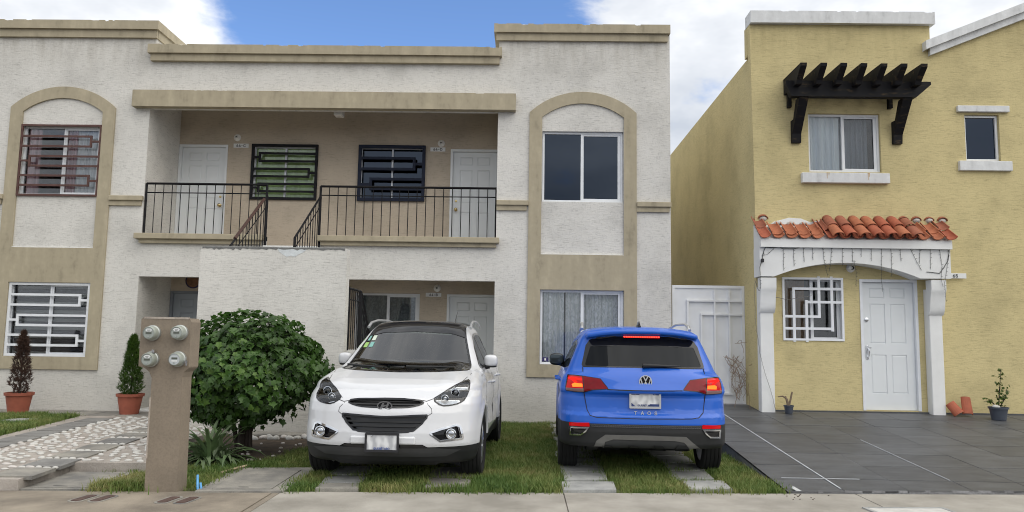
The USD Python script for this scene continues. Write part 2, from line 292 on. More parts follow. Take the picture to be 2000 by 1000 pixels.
# copings: an upper fascia over a narrower lower step
def coping(x0, x1, z0, zm, z1, seed, y=FY, d1=.10, d2=.055, name='coping', mat=BEIGE):
    i0, i1 = .04, .04
    a = ext(ragged(x0, x1, zm, z1, seed, int((x1-x0)*1.6)+2), y-d1, y+.22); b = bx(x0+i0, x1-i1, y-d2, y+.0, z0, zm)
    part(H, 'chipped_core', bx(x0+.012, x1-.012, y-d1+.025, y+.2, zm+.004, z1-.007), PLASTER)
    return part(H, name, cat(a, b), mat)
coping(-9.95, -6.688, 6.785, 6.93, 7.092, 1); coping(-6.845, -.455, 6.353, 6.483, 6.645, 2, d1=.125, d2=.08); coping(-.60, 2.562, 6.80, 6.935, 7.095, 3)
part(H, 'coping', cat(bx(-6.85, -6.688, FY+.222, 16.6, 6.932, 7.089), bx(-6.75, -6.724, FY+.002, 16.6, 6.785, 6.93)), BEIGE)
part(H, 'coping', cat(bx(-.598, -.40, FY+.222, 16.6, 6.937, 7.092), bx(-.555, -.51, FY+.002, 16.6, 6.80, 6.935)), BEIGE)
part(H, 'lintel_beam', ext(ragged(-7.05, -.19, 5.482, 5.782, 4, 5, .012), FY-.15, FY-.001), BEIGE)
part(H, 'beam_soffit', bx(-6.80, -.50, FY-.12, FY+.15, 5.50, 5.528), WHITE)
# arched frames with the white panels they enclose
for cx, s in ((RX, 11), (LX, 12)):
    fr = arch(cx, HW, .80, 5.478, 5.862).difference(arch(cx, HI, 2.93, 5.395, 5.65)).difference(rect(cx-.73, cx+.73, 1.018, 2.314))
    part(H, 'arched_frame', ext(fr, FY-.035, FY-.001), BEIGE)
    rough = sg.Polygon([(cx-HI, 2.93)]+[(cx-HI+2*HI*k/40, 2.93+.004+.012*RNG.random()) for k in range(41)]+[(cx+HI, 2.93)])
    part(H, 'chipped_edge', ext(rough, FY-.028, FY+.002), PLASTER)
# mouldings level with the first-floor windows
for x0, x1 in ((-9.95, LX-HW), (LX+HW, -6.79), (-.505, RX-HW), (RX+HW, 2.568)):
    part(H, 'moulding', cat(bx(x0+.002, x1-.002, FY-.075, FY-.001, 3.79, 3.876, .006), bx(x0+.002, x1-.03, FY-.04, FY-.001, 3.702, 3.79)), BEIGE)
for x0, x1 in ((-6.872, -4.60), (-3.655, -.447)):
    part(H, 'balcony_edge', cat(bx(x0, x1, FY-.13, FY+.16, 3.105, 3.203, .008), bx(x0+.07, x1-.05, FY-.07, FY-.001, 3.035, 3.105)), BEIGE)
# ---- stairs: a landing behind a free-standing white wall, one flight up to the balconies, one down to each side
SW = 11.40
top = [(-4.868, 2.70), (-4.845, 2.745)]+[(-4.82+2.13*k/44, 2.752+.010*meshkit.noise(np.array([[k*.7, 3, 1]]))[0]) for k in range(45)]+[(-2.655, 2.755)]
part(H, 'stair_wall', ext(sg.Polygon([(-4.868, -.3)]+top+[(-2.655, -.3)]), SW, SW+.20), WHITE)
patch = sg.Polygon([(-3.72, 2.765), (-3.68, 2.70), (-3.62, 2.655), (-3.56, 2.625), (-3.50, 2.64), (-3.44, 2.625), (-3.38, 2.665), (-3.32, 2.69), (-3.26, 2.74), (-3.25, 2.765)])
part(H, 'plaster_patch', ext(patch, SW-.004, SW+.0), plain('pale_plaster', (.62, .65, .66), .9, .15, 14, bump=.3))
rm = np.random.default_rng(41); part(H, 'worn_edge', ext(sg.Polygon([(-4.84, 2.762)]+[(-4.84+2.15*k/60, 2.747-.016*rm.random()-.02*(rm.random() > .85)) for k in range(61)]+[(-2.69, 2.762)]).buffer(0), SW-.006, SW-.0045), plain('dark_mortar', (.16, .16, .155), .95, .3, 14))
part(H, 'wall_top', ext(sg.Polygon([(-4.80+2.05*k/50, 2.748+.012*meshkit.noise(np.array([[k*.9, 5, 2]]))[0]) for k in range(51)]+[(-2.76, 2.772), (-4.80, 2.772)]), SW+.004, SW+.196), plain('raw_mortar', (.30, .30, .29), .95, .25, 14, bump=.4, bscale=50))
part(H, 'landing', bx(-4.868, -2.66, SW+.20, 12.55, 1.08, 1.24), PLASTER)
for k in range(8):
    z = 1.24+.22*(k+1); y = 12.0+.17*k
    part(H, 'stair_step', bx(-4.55, -3.62, y, FY if k < 7 else FY+.15, z-.22, z), PLASTER)
for x0, x1 in ((-4.868, -4.58), (-3.60, -2.66)):
    for k in range(5):
        z = 1.24-.22*(k+1); y = 12.55+.26*k
        part(H, 'stair_step', bx(x0, x1, y, y+.27, max(z-.3, 0), z+.001*k), PLASTER)
part(H, 'stair_slab', hexa([(-4.60, 12.0, 1.0), (-3.60, 12.0, 1.0), (-3.60, FY, 2.4), (-4.60, FY, 2.4), (-4.60, 12.0, 1.3), (-3.60, 12.0, 1.3), (-3.60, FY, 2.9), (-4.60, FY, 2.9)]), CREAM)

# ---- doors and windows
def door(P, q, y, hinge=1, mat=DOORW, fm=DOORW, knob=BRASS, sub=.05, handle='knob'):
    x0, x1, z0, z1 = q; f = .045
    fr = rect(x0, x1, z0, z1).difference(rect(x0+f, x1-f, z0-.1, z1-f))
    part(P, 'door_frame', ext(fr, y-.012, y+.09), fm)
    x0, x1, z1 = x0+f+.003, x1-f-.003, z1-f-.003; w, h = x1-x0, z1-z0; ys = y+sub
    d = part(P, 'door', bx(x0, x1, ys+.012, ys+.045, z0+.005, z1), mat)
    ho, px, gx = [], w*.155, w*.10; pw = (w-2*px-gx)/2
    for za, zb in ((.875, .955), (.52, .83), (.13, .43)):
        for k in (0, 1):
            a = x0+px+k*(pw+gx); ho.append(rect(a, a+pw, z0+h*za, z0+h*zb))
    part(d, 'stile', ext(rect(x0, x1, z0+.005, z1).difference(unary_union(ho)), ys, ys+.012), mat)
    for r in ho:
        b = r.bounds; m = .022
        part(d, 'door_panel', hexa([(b[0]+m, ys+.003, b[1]+m), (b[2]-m, ys+.003, b[1]+m), (b[2]-.004, ys+.012, b[1]+.004), (b[0]+.004, ys+.012, b[1]+.004),
                                    (b[0]+m, ys+.003, b[3]-m), (b[2]-m, ys+.003, b[3]-m), (b[2]-.004, ys+.012, b[3]-.004), (b[0]+.004, ys+.012, b[3]-.004)]), mat)
    kx = x1-.07 if hinge > 0 else x0+.07; kz = z0+h*.455
    if handle == 'knob':
        part(d, 'door_knob', cat(lathe([(.0, .0), (.032, .0), (.032, .008), (.012, .012), (.012, .035), (.03, .045), (.033, .06), (.02, .072), (0, .074)], 16, 'y', (kx, ys, kz))), knob, 40)
        part(d, 'door_lock', cat(
                                 lathe([(.0, .0), (.022, .0), (.022, .012), (0, .014)], 14, 'y', (kx, ys, kz+.17))), knob, 40)
    else:
        part(d, 'door_handle', cat(bx(kx-.024, kx+.024, ys-.012, ys, kz-.13, kz+.10, .01), tube([(kx, ys-.01, kz+.05), (kx+.004, ys-.05, kz+.045), (kx+.008, ys-.058, kz), (kx+.006, ys-.05, kz-.07), (kx, ys-.01, kz-.09)], .012, 8),
                                   bx(kx-.005, kx+.05, ys-.055, ys-.04, kz+.05, kz+.07, .005)), CHROME, 40)
        part(d, 'door_lock', lathe([(0, 0), (.033, 0), (.033, .015), (.02, .022), (0, .022)], 16, 'y', (kx, ys, kz+.52)), CHROME, 40)
    return d
def curtain(x0, x1, z0, z1, y, folds=9, amp=.02, seed=0):
    n = max(int(folds*6), 12); t = np.linspace(0, 1, n); r = np.random.default_rng(seed)
    ph = np.cumsum(1+.5*r.standard_normal(n).clip(-1, 1)); ph = ph/ph[-1]*folds*2*np.pi
    yy = y+amp*np.sin(ph)+.4*amp*np.sin(2.3*ph+1); xx = x0+(x1-x0)*t
    v = np.vstack([np.c_[xx, yy, np.full(n, z0)], np.c_[xx, yy, np.full(n, z1)]])
    f = [(k, k+1, n+k+1) for k in range(n-1)]+[(k, n+k+1, n+k) for k in range(n-1)]
    return trimesh.Trimesh(v, np.array(f), process=False)
def window(P, q, y, frame=ALU, pane=PANE, w=.04, mull=.5, deep=.05, sash=True, double=True):
    x0, x1, z0, z1 = q; xm = x0+(x1-x0)*mull; y0 = y+deep
    fr = rect(x0+.004, x1-.004, z0+.004, z1-.004).difference(unary_union([rect(x0+w, xm-.016, z0+w, z1-w), rect(xm+.016, x1-w, z0+w, z1-w)] if double else [rect(x0+w, x1-w, z0+w, z1-w)]))
    win = part(P, 'window', ext(fr, y0, y0+.05), frame)
    if double:
        part(win, 'pane', bx(x0+w, xm-.01, y0+.03, y0+.034, z0+w, z1-w), pane); part(win, 'pane', bx(xm+.01, x1-w, y0+.038, y0+.042, z0+w, z1-w), pane)
        if sash:
            s = rect(xm+.014, x1-w-.002, z0+w-.002, z1-w+.002).difference(rect(xm+.036, x1-w-.05, z0+w+.03, z1-w-.03)); part(win, 'sash', ext(s, y0+.014, y0+.032), frame)
    else: part(win, 'pane', bx(x0+w, x1-w, y0+.03, y0+.034, z0+w, z1-w), pane)
    return win
def bars(q, y, spec, t=.03, d=.03, edge=.035):
    """Window guard: frame, then bars given in fractions of the frame (h: z, xa, xb; v: x, za, zb; fractions from the top left)."""
    x0, x1, z0, z1 = q; W, Hh = x1-x0, z1-z0
    ms = [bx(x0, x1, y-d, y, z1-edge, z1), bx(x0, x1, y-d, y, z0, z0+edge), bx(x0, x0+edge, y-d+.001, y-.001, z0+edge, z1-edge), bx(x1-edge, x1, y-d+.001, y-.001, z0+edge, z1-edge)]
    for k, a, b, c in spec:
        if k == 'h': ms.append(bx(x0+W*b, x0+W*c, y-d+.002, y-.002, z1-Hh*a-t/2, z1-Hh*a+t/2))
        else: ms.append(bx(x0+W*a-t/2, x0+W*a+t/2, y-d+.003, y-.003, z1-Hh*c-t/2, z1-Hh*b+t/2))
    return ms
def guard(win, q, y, spec, mat, **k):
    ms = bars(q, y, spec, **k); g = part(win, 'window_guard', cat(*ms[:4]), mat)
    for m in ms[4:]: part(g, 'guard_bar', m, mat) if win.count('/') < 3 else part(win, 'guard_bar', m, mat)
    return g
RLR = [('h', .165, 0, .885), ('h', .305, 0, .885), ('v', .875, .165, .305), ('h', .235, .885, 1), ('h', .445, .12, 1), ('h', .58, .12, 1), ('v', .13, .445, .58), ('h', .51, 0, .12),
       ('h', .715, 0, .885), ('h', .85, 0, .885), ('v', .875, .715, .85), ('h', .785, .885, 1)]
LRL = [(k, a, 1-c, 1-b) if k == 'h' else (k, 1-a, b, c) for k, a, b, c in RLR]
DD = [('h', .235, 0, .84), ('h', .43, 0, .84), ('v', .835, .235, .43), ('h', .335, .84, 1), ('h', .61, .19, 1), ('h', .785, .19, 1), ('v', .195, .61, .785), ('h', .71, 0, .19)]
q = (RX-HI+.01, RX+HI-.01, 3.87, 5.145); w = window(H, q, FY, pane=PANET, mull=.49)
part(w, 'curtain', bx(q[0]+.05, q[0]+.62, FY+.32, FY+.325, 3.9, 5.1), C_BLIND)
q = (LX-HI+.01, LX+HI-.01, 3.87, 5.145); w = window(H, q, FY, mull=.52)
part(w, 'curtain', curtain(q[0]+.04, q[0]+.28, 3.9, 5.1, FY+.13, 3), C_PINK); part(w, 'curtain', curtain(LX+.0, LX+.22, 3.9, 5.1, FY+.13, 4), C_PINK); part(w, 'curtain', curtain(LX+.2, q[1]-.02, 3.9, 5.1, FY+.15, 8, .012), C_SHEER)
guard(w, (q[0]-.015, q[1]+.015, 3.855, 5.16), FY-.006, RLR, BROWNM, t=.036)
q = (RX-.726, RX+.726, 1.02, 2.312); w = window(H, q, FY, mull=.5)
part(w, 'curtain', curtain(q[0]+.03, q[0]+.42, 1.05, 2.28, FY+.13, 5, .014, 3), C_LEAF); part(w, 'curtain', curtain(q[0]+.45, RX+.03, 1.05, 2.28, FY+.13, 5, .014, 4), C_LEAF); part(w, 'curtain', curtain(RX+.0, q[1]-.03, 1.05, 2.28, FY+.22, 10, .02, 5), C_LEAF)
part(w, 'sticker', bx(q[0]+.05, q[0]+.15, FY+.075, FY+.079, 1.07, 1.14), plain('purple_sticker', (.03, .02, .10), .4)); part(w, 'sticker', bx(q[0]+.085, q[0]+.115, FY+.072, FY+.0745, 1.085, 1.125), SIGNW)
q = (LX-.726, LX+.726, 1.02, 2.312); w = window(H, q, FY, WHITEM, PANE, mull=.5)
for k in range(17):
    z = 2.27-.073*k; part(w, 'blind_slat', bx(q[0]+.05, q[1]-.05, FY+.15, FY+.153, z-.06, z), C_BLIND if k % 2 else C_BLIND2)
guard(w, (q[0]+.002, q[1]-.002, 1.022, 2.31), FY+.02, RLR, WHITEM, t=.042, edge=.045)
w = window(H, winC, BY, frame=WHITEM, mull=.5, sash=False); part(w, 'curtain', curtain(winC[0]+.04, winC[1]-.04, winC[2]+.02, winC[3]-.02, BY+.10, 6, .006, 8), C_GREEN); guard(w, (winC[0]-.02, winC[1]+.02, winC[2]-.02, winC[3]+.02), BY-.004, LRL, BLACKM, t=.04, d=.04, edge=.05)
w = window(H, winD, BY, frame=WHITEM, pane=PANET, mull=.5, sash=False); guard(w, (winD[0]-.02, winD[1]+.02, winD[2]-.02, winD[3]+.02), BY-.004, DD, BLUEM, t=.05, d=.05, edge=.06)
w = window(H, winB, BY, pane=PANED, mull=.5); part(w, 'curtain', curtain(winB[0]+.03, winB[1]-.03, 1.22, 2.25, BY+.16, 8, .012, 9), C_GREY)
w = window(H, winA, BY, pane=PANED, mull=.5)
door(H, doorC, BY, 1); door(H, doorD, BY, -1); door(H, doorB, BY, -1); door(H, doorA, BY, 1, plain('dark_door', (.30, .33, .36), .45, .06, 4), plain('dark_door_frame', (.22, .24, .27), .5))

# ================================================================== the yellow house (65)
yellow_house = thing('yellow_house', 'yellow stucco house with white-edged roofline and tiled porch', 'house', (5.5, GY, .36)); K = yellow_house
def gz(x): return 6.57+.405*(x-6.73)
wall = sg.Polygon([(3.85, .2), (3.845, 4.0), (3.81, 6.9), (6.87, 6.9), (6.87, gz(6.87)-.17), (9.6, gz(9.6)-.17), (11.2, gz(9.6)-.17-.405*1.6), (11.2, .2)])
WM, WS, WP, WD = (4.765, 5.973, 4.32, 5.326), (7.39, 7.965, 4.54, 5.333), (4.267, 5.268, 1.495, 2.536), (5.537, 6.478, .385, 2.52)
for q in (WM, WS, WP, WD): wall = wall.difference(rect(*q))
part(K, 'front_wall', ext(wall, GY, GY+.15), YELLOW)
part(K, 'side_wall', bx(3.85, 4.0, GY+.15, 22, .1, 6.37), YELLOW)
part(K, 'side_wall', bx(11.05, 11.2, GY+.15, 22, .1, 6.9), YELLOW); part(K, 'rear_wall', bx(4.0, 11.05, 21.85, 22, .1, 6.4), YELLOW)
part(K, 'roof', bx(4.0, 11.05, GY+.15, 21.85, 6.0, 6.15), PLASTER); part(K, 'parapet', bx(6.72, 6.87, GY+.15, GY+.5, 6.15, 6.9), YELLOW); part(K, 'parapet', bx(3.81, 3.96, GY+.151, GY+.32, 6.37, 6.9), YELLOW)
part(K, 'gable_roof', hexa([(6.9, GY+.15, gz(6.9)-.3), (9.6, GY+.15, gz(9.6)-.3), (9.6, 21.8, gz(9.6)-.3), (6.9, 21.8, gz(6.9)-.3), (6.9, GY+.15, gz(6.9)-.2), (9.6, GY+.15, gz(9.6)-.2), (9.6, 21.8, gz(9.6)-.2), (6.9, 21.8, gz(6.9)-.2)]), PLASTER)
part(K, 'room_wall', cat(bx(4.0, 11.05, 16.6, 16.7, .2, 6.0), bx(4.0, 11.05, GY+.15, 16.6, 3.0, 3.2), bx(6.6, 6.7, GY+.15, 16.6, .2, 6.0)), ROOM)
part(K, 'coping', ext(ragged(3.805, 6.925, 6.882, 7.093, 21, 7, .02), GY-.09, GY+.24), WTRIM)
cop = lambda a, b, y0, y1, x0=6.735, x1=9.6: ext(sg.Polygon([(x0, gz(x0)+a), (x1, gz(x1)+a), (x1, gz(x1)+b), (x0, gz(x0)+b)]), y0, y1)
part(K, 'gable_coping', cat(cop(-.15, .0, GY-.13, GY+.2), cop(-.27, -.15, GY-.07, GY-.001, 6.83)), WTRIM)
part(K, 'window_sill', bx(4.62, 6.07, GY-.085, GY+.05, 4.12, 4.29, .006), WTRIM, label='white sill with rust streaks')
RSTK = plain('rust_stain', (.50, .36, .22), .8, .3, 25)
for x_, d_ in ((5.02, .10), (5.05, .05), (5.70, .12), (5.72, .07)): part(K, 'rust_streak', ext(sg.Polygon([(x_, 4.291), (x_+.018, 4.291), (x_+.012, 4.29-d_), (x_+.005, 4.29-d_)]), GY-.0865, GY-.084), RSTK)
part(K, 'window_lintel', bx(7.257, 8.12, GY-.06, GY+.001, 5.368, 5.474, .006), WTRIM); part(K, 'window_sill', bx(7.247, 8.12, GY-.06, GY+.04, 4.362, 4.526, .006), WTRIM)
w = window(K, WM, GY, mull=.49); part(w, 'curtain', curtain(WM[0]+.03, WM[0]+.56, 4.34, 5.3, GY+.13, 6, .018, 31), C_BLUE); part(w, 'curtain', curtain(WM[0]+.55, WM[1]-.12, 4.34, 5.3, GY+.24, 6, .022, 32), C_DUSK)
window(K, WS, GY, pane=PANET, double=False)
w = window(K, WP, GY, WHITEM, PANED, mull=.5, deep=.07, w=.03); part(w, 'curtain', curtain(WP[0]+.03, WP[0]+.42, 1.5, 2.5, GY+.16, 3, .01, 33), C_BROWN)
SQ = [('v', .185, .18, 1), ('h', .18, .185, 1), ('v', .81, 0, .83), ('h', .81, 0, .82), ('v', .39, .38, 1), ('h', .39, .39, 1), ('v', .60, 0, .62), ('h', .62, 0, .61)]
guard(w, (WP[0]+.001, WP[1]-.001, WP[2]+.001, WP[3]-.001), GY+.012, SQ, WHITEM, t=.042, d=.03, edge=.035)
door(K, WD, GY, -1, DOORW, WHITEM, CHROME, .05, 'lever')
# porch: two pilasters with curved brackets, an arched beam, a fascia, two rows of barrel tiles
CY = 12.43; FYZ = .34
for x0, x1 in ((3.845, 4.062), (6.575, 6.782)):
    part(K, 'pilaster', bx(x0, x1, 12.58, GY-.001, FYZ-.02, 2.36, .008), PORCH)
    pr = [(12.58, 1.93), (12.545, 1.96), (12.515, 2.02), (12.50, 2.12), (12.485, 2.22), (12.465, 2.29), (12.445, 2.345), (12.445, 2.50), (12.62, 2.50), (12.62, 1.93)]
    m = trimesh.creation.extrude_polygon(sg.Polygon(pr), x1-x0+.03, engine='earcut'); v = np.array(m.vertices)
    part(K, 'bracket', trimesh.Trimesh(np.c_[x0-.015+v[:, 2], v[:, 0], v[:, 1]], np.array(m.faces), process=False), PORCH, 35)
a0, a1, zt = 4.02, 6.40, 2.755
ar = rect(3.81, 6.875, 2.52, 2.99).difference(arch((a0+a1)/2, (a1-a0)/2, 2.3, 2.51, zt, 40))
part(K, 'arched_beam', ext(ar, CY, GY-.001), PORCH)
can = part(K, 'porch_roof', cat(hexa([(3.815, CY-.06, 2.992), (6.88, CY-.06, 2.992), (6.88, GY-.002, 2.992), (3.815, GY-.002, 2.992), (3.815, CY-.06, 3.125), (6.88, CY-.06, 3.125), (6.88, GY-.002, 3.40), (3.815, GY-.002, 3.40)]),
                              ext(sg.Polygon([(4.05, 3.38), (4.15, 3.46), (4.4, 3.53), (4.6, 3.52), (4.75, 3.46), (4.9, 3.49), (5.1, 3.45), (5.3, 3.47), (5.3, 3.38)]), GY-.012, GY-.0015)), PORCH)
TILE = [plain('roof_tile_'+n, c, .75, .22, 9, bump=.2, bscale=50) for n, c in (('red', (.36, .098, .050)), ('orange', (.40, .135, .065)), ('worn', (.31, .105, .06)), ('brown', (.29, .10, .055)))]
MORT = plain('tile_mortar', (.48, .45, .41), .95, .25, 30, bump=.5, bscale=40)
def barrel(x, y0, z0, y1, z1, r0, r1, convex=True, t=.014, seg=8, tilt=0):
    """One curved clay tile from its lower end (y0, z0) to its upper end (y1, z1)."""
    a = np.linspace(0, np.pi, seg+1); d = np.array([0, y1-y0, z1-z0]); d /= np.linalg.norm(d); n = np.array([0, -d[2], d[1]]); s = 1 if convex else -1
    V = []
    for (y, z, r) in ((y0, z0, r0), (y1, z1, r1)):
        for rr in (r, r-t): V += [np.array([x+tilt*(y-y0), y, z])+np.array([1.0, 0, 0])*rr*math.cos(b)+n*s*.72*rr*math.sin(b) for b in a]
    k = seg+1; F = []
    for j in range(seg):
        F += [(j, j+1, 2*k+j+1), (j, 2*k+j+1, 2*k+j), (k+j, 3*k+j+1, k+j+1), (k+j, 3*k+j, 3*k+j+1), (j, k+j+1, j+1), (j, k+j, k+j+1), (2*k+j, 2*k+j+1, 3*k+j+1), (2*k+j, 3*k+j+1, 3*k+j)]
    F += [(0, 2*k, k), (k, 2*k, 3*k), (seg, k+seg, 2*k+seg), (k+seg, 3*k+seg, 2*k+seg)]
    m = trimesh.Trimesh(np.array(V), np.array(F), process=False); trimesh.repair.fix_normals(m); return m
ty = lambda s: CY-.14+s*.50; tz = lambda s: 3.115+s*.335
tr = random.Random(5)
def tile(x, s0, s1, r, cvx, lift=0, mi=None, r2=None):
    part(can, 'roof_tile', barrel(x+tr.uniform(-.006, .006), ty(s0)+tr.uniform(-.01, .01), tz(s0)+lift, ty(s1), tz(s1)+lift, r, r2 or r*.86, cvx), TILE[mi if mi is not None else tr.choice((0, 0, 1, 2))], 50)
NC = 15; xs = [3.875+.2118*k for k in range(NC)]
for k, x in enumerate(xs):
    if k in (0, NC-1):
        tile(x-.01, .0, .5, .098, False, .075, 0); tile(x-.01, .46, .98, .098, False, .11, 2)
    elif k <= 4: tile(x, .02, .45, .097, False, .07, 1); tile(x, .12, .72, .099, False, .095, 1)
    elif k >= NC-3: tile(x, .02, .45, .097, False, .07, 1); tile(x, .30, .80, .099, False, .095, 1)
    else: tile(x, .02, .5, .088, False, .07, 0); tile(x, .45, .95, .088, False, .085, 2)
for k in range(5, NC-3):
    x = xs[k]+.106
    if k == 5: tile(xs[5]-.106+.03, .35, .92, .088, False, .10, 2)
    tile(x, -.06, .48, .098, True, .075, None); tile(x, .42, .92, .092, True, .10, None) if k < NC-4 else tile(x-.02, .40, .80, .092, True, .11, 3)
for k, x in enumerate(xs):                                          # stubs of mortar and broken tile along the wall
    if k in (1, 2, 3): part(can, 'mortar_lump', trimesh.Trimesh(*(lambda m: (np.array(m.vertices)*(.075, .05, .04)+(x+.11, ty(.75), tz(.75)+.05), m.faces))(trimesh.creation.icosphere(1)), process=False), MORT, True)
    elif k > 4 or k == 0: tile(x+.10, .90, 1.12, .088, True, .09, 3); part(can, 'mortar_lump', trimesh.Trimesh(*(lambda m: (np.array(m.vertices)*(.066, .05, .045)+(x+.10, ty(.93), tz(.93)+.085), m.faces))(trimesh.creation.icosphere(1)), process=False), MORT, True)
# ================================================================== ground
def grit(name, c, c2, scale=3., fine=120., bump=.25, speck=.72, *, rough=.9, lo=.35, hi=.65, dist=.006, stretch=(1, 1, 1)):
    """Concrete or stone: two tones in patches, speckle, pits."""
    return look(name, {'g': ('geometry', {}), 'm': ('mapping', {'scale': stretch}), 'n': ('noise_texture', {'scale': scale, 'detail': 8., 'roughness': .65}), 'f': ('noise_texture', {'scale': fine, 'detail': 3., 'roughness': .7}),
                       'r': ('rgb_ramp', {'ramp': [(lo, c2), (hi, c)]}), 'fr': ('map_range', {'from_min': .3, 'from_max': .6, 'to_min': speck, 'to_max': 1.06, 'clamp': True}), 'sc': ('vector_math', {'math_type': 'scale'}),
                       'h': ('math', {'math_type': 'multiply_add', 'value2': .5}), 'b': ('bump', {'strength': bump, 'distance': dist}), 'p': ('principled_bsdf', {'roughness': rough, 'specular_ior_level': .3})},
                [('g.position', 'm.vector'), ('m.vector', 'n.vector'), ('g.position', 'f.vector'), ('n.fac', 'r.fac'), ('r.color', 'sc.vector1'), ('f.fac', 'fr.value'), ('fr.result', 'sc.scale'), ('sc.vector', 'p.base_color'),
                 ('f.fac', 'h.value1'), ('n.fac', 'h.value3'), ('h.value', 'b.height'), ('b.normal', 'p.normal')])
CONC = grit('pale_concrete', (.41, .385, .34), (.25, .232, .20), 1.2)
CONC2 = grit('brown_concrete', (.33, .285, .225), (.175, .15, .12), 1.5)
SLAB = grit('grey_slab', (.40, .40, .385), (.25, .255, .25), 3.5)
SLAB2 = grit('weathered_slab', (.33, .31, .27), (.17, .165, .155), 2.6)
DARKSL = grit('dark_slab', (.27, .265, .25), (.16, .155, .15), 2.2)
COBBED = grit('pebble_bed', (.42, .38, .34), (.28, .25, .22), 4.)
ASPH = grit('asphalt', (.07, .07, .07), (.045, .045, .045), 3.)
SOIL = grit('soil', (.09, .065, .045), (.04, .03, .022), 5., 60., .6)
TURF = grit('turf_soil', (.10, .12, .045), (.07, .075, .035), 3., 80., .6)
SLATE = [grit('slate_tile_'+n, c, c2, 2.2, 70., .12, rough=.5, lo=.3, hi=.7, stretch=(1, 3, 1)) for n, c, c2 in (('a', (.108, .113, .121), (.056, .058, .062)), ('b', (.117, .121, .128), (.062, .064, .068)), ('c', (.101, .104, .109), (.053, .054, .057)))]
GROUT = grit('grout', (.34, .34, .35), (.17, .17, .175), 1.5, 60., .2)
STONE_W = plain('white_pebble', (.50, .49, .46), .75, .15, 9, bump=.2, bscale=40)
STONE_G = plain('river_pebble', (.50, .47, .44), .8, .25, 6, bump=.2, bscale=40)
IRONR = plain('rusted_iron', (.085, .05, .04), .75, .3, 18, bump=.4, bscale=90)
solo('terrain', flat(rect(-300, 300, -300, 300), -.24, -.20), SOIL, 'bare ground far around the houses', 'ground', kind='structure')
solo('road', flat(rect(-60, 60, -5, 6.2), -.198, -.13), ASPH, 'grey asphalt road in front of the sidewalk', 'road', kind='structure')
edge = lambda x: 7.535+.0731*x                                      # the back edge of the sidewalk
def side(x0, x1, y=-1.75): return sg.Polygon([(x0, edge(x0)+y), (x1, edge(x1)+y), (x1, edge(x1)), (x0, edge(x0))])
walk = thing('sidewalk', 'worn concrete sidewalk along the front of both plots', 'sidewalk', (0, 7, 0), kind='structure')
part(walk, 'base', flat(side(-40, 40), -.19, -.02), COBBED)
cut = [-14, -9.4, -2.32, -2.25, .405, 3.27, 6.4, 9.6, 14]
for k in range(len(cut)-1):
    P = side(cut[k]+.004, cut[k+1]-.004).buffer(-.002)
    part(walk, 'slab', flat(P, -.02, .0 if k != 2 else -.004), CONC2 if k < 3 else CONC)
holes = []
covers = [((-3.86, 6.915), .105), ((-3.69, 6.915), .105), ((-3.105, 6.915), .105), ((-2.94, 6.915), .10)]
for k, ((x, y), r) in enumerate(covers):
    o = sa.rotate(sg.box(x-.010, y-.095, x+.010, y+.095).buffer(.045), -8, origin=(x, y))
    c = thing('valve_cover', ['leftmost rust-brown oval cover set in the sidewalk', 'rust-brown oval cover second from the left in the sidewalk', 'rust-brown oval cover in the sidewalk just under the meter pillar', 'rightmost rust-brown oval cover in the sidewalk'][k], 'cover', (x, y, 0), group='oval covers in the sidewalk')
    part(c, 'lid', flat(o.buffer(-.012), .0, .008), IRONR); part(c, 'collar', flat(o.buffer(.014).difference(o.buffer(-.008)), -.0, .005), SLAB2)
wb = thing('water_meter_box', 'white-edged water meter box lid in the sidewalk at the lower right', 'meter box', (3.4, 6.95, 0))
Q = sg.Polygon([(3.05, 7.12), (3.80, 7.175), (3.84, 6.80), (3.09, 6.745)])
part(wb, 'frame', flat(Q.difference(Q.buffer(-.035)), 0, .012), SLAB); part(wb, 'lid', flat(Q.buffer(-.04), .0, .010), STONE_W)
# lawns
LAWN = sg.Polygon([(-4.0, edge(-4.0)), (2.60, edge(2.6)), (2.60, FY), (-4.3, FY), (-4.3, 8.0)])
BED = sg.Polygon([(-3.95, 8.6), (-3.45, 8.45), (-3.12, 8.62), (-2.95, 9.0), (-2.75, 9.9), (-2.55, 10.9), (-2.3, SW), (-4.3, SW), (-4.3, 9.0)])
solo('lawn', flat(LAWN, -.19, -.012), TURF, 'front lawn of the white house', 'lawn', kind='structure')
bed = thing('planting_bed', 'dark soil bed under the round bush', 'planting bed', (-3.4, 10, 0), kind='structure')
part(bed, 'soil', flat(BED, -.012, .012), SOIL)
def pebble(x, y, z, rx, ry, rz, a, sub=1):
    m = trimesh.creation.icosphere(sub); v = np.array(m.vertices); v = v*(1+.12*np.sin(v[:, [0]]*3.1+x*40)); v = v*(rx, ry, rz); c, s = math.cos(a), math.sin(a)
    return trimesh.Trimesh(np.c_[x+v[:, 0]*c-v[:, 1]*s, y+v[:, 0]*s+v[:, 1]*c, z+v[:, 2]], np.array(m.faces), process=False)
r = random.Random(3)
for k in range(30):                                                 # a row of pale stones at the foot of the stair wall
    t = k/29; x = -3.9+1.95*t; y = 11.02+.1*math.sin(k*1.7)-.35*max(0, .5-t)
    part(bed, 'border_stone', pebble(x, y, .02, r.uniform(.035, .07), r.uniform(.03, .05), r.uniform(.03, .05), r.uniform(-.5, .5)), STONE_W if k % 4 else STONE_G, True)
for k in range(26):
    part(bed, 'stone', pebble(r.uniform(-3.9, -2.9), r.uniform(9.0, 10.6), .015, r.uniform(.015, .035), r.uniform(.015, .03), .015, r.uniform(0, 3)), STONE_G, True)
strip = thing('wall_footing', 'weathered concrete strip at the foot of the stair wall', 'strip', (-3.2, 11.3, 0), kind='structure')
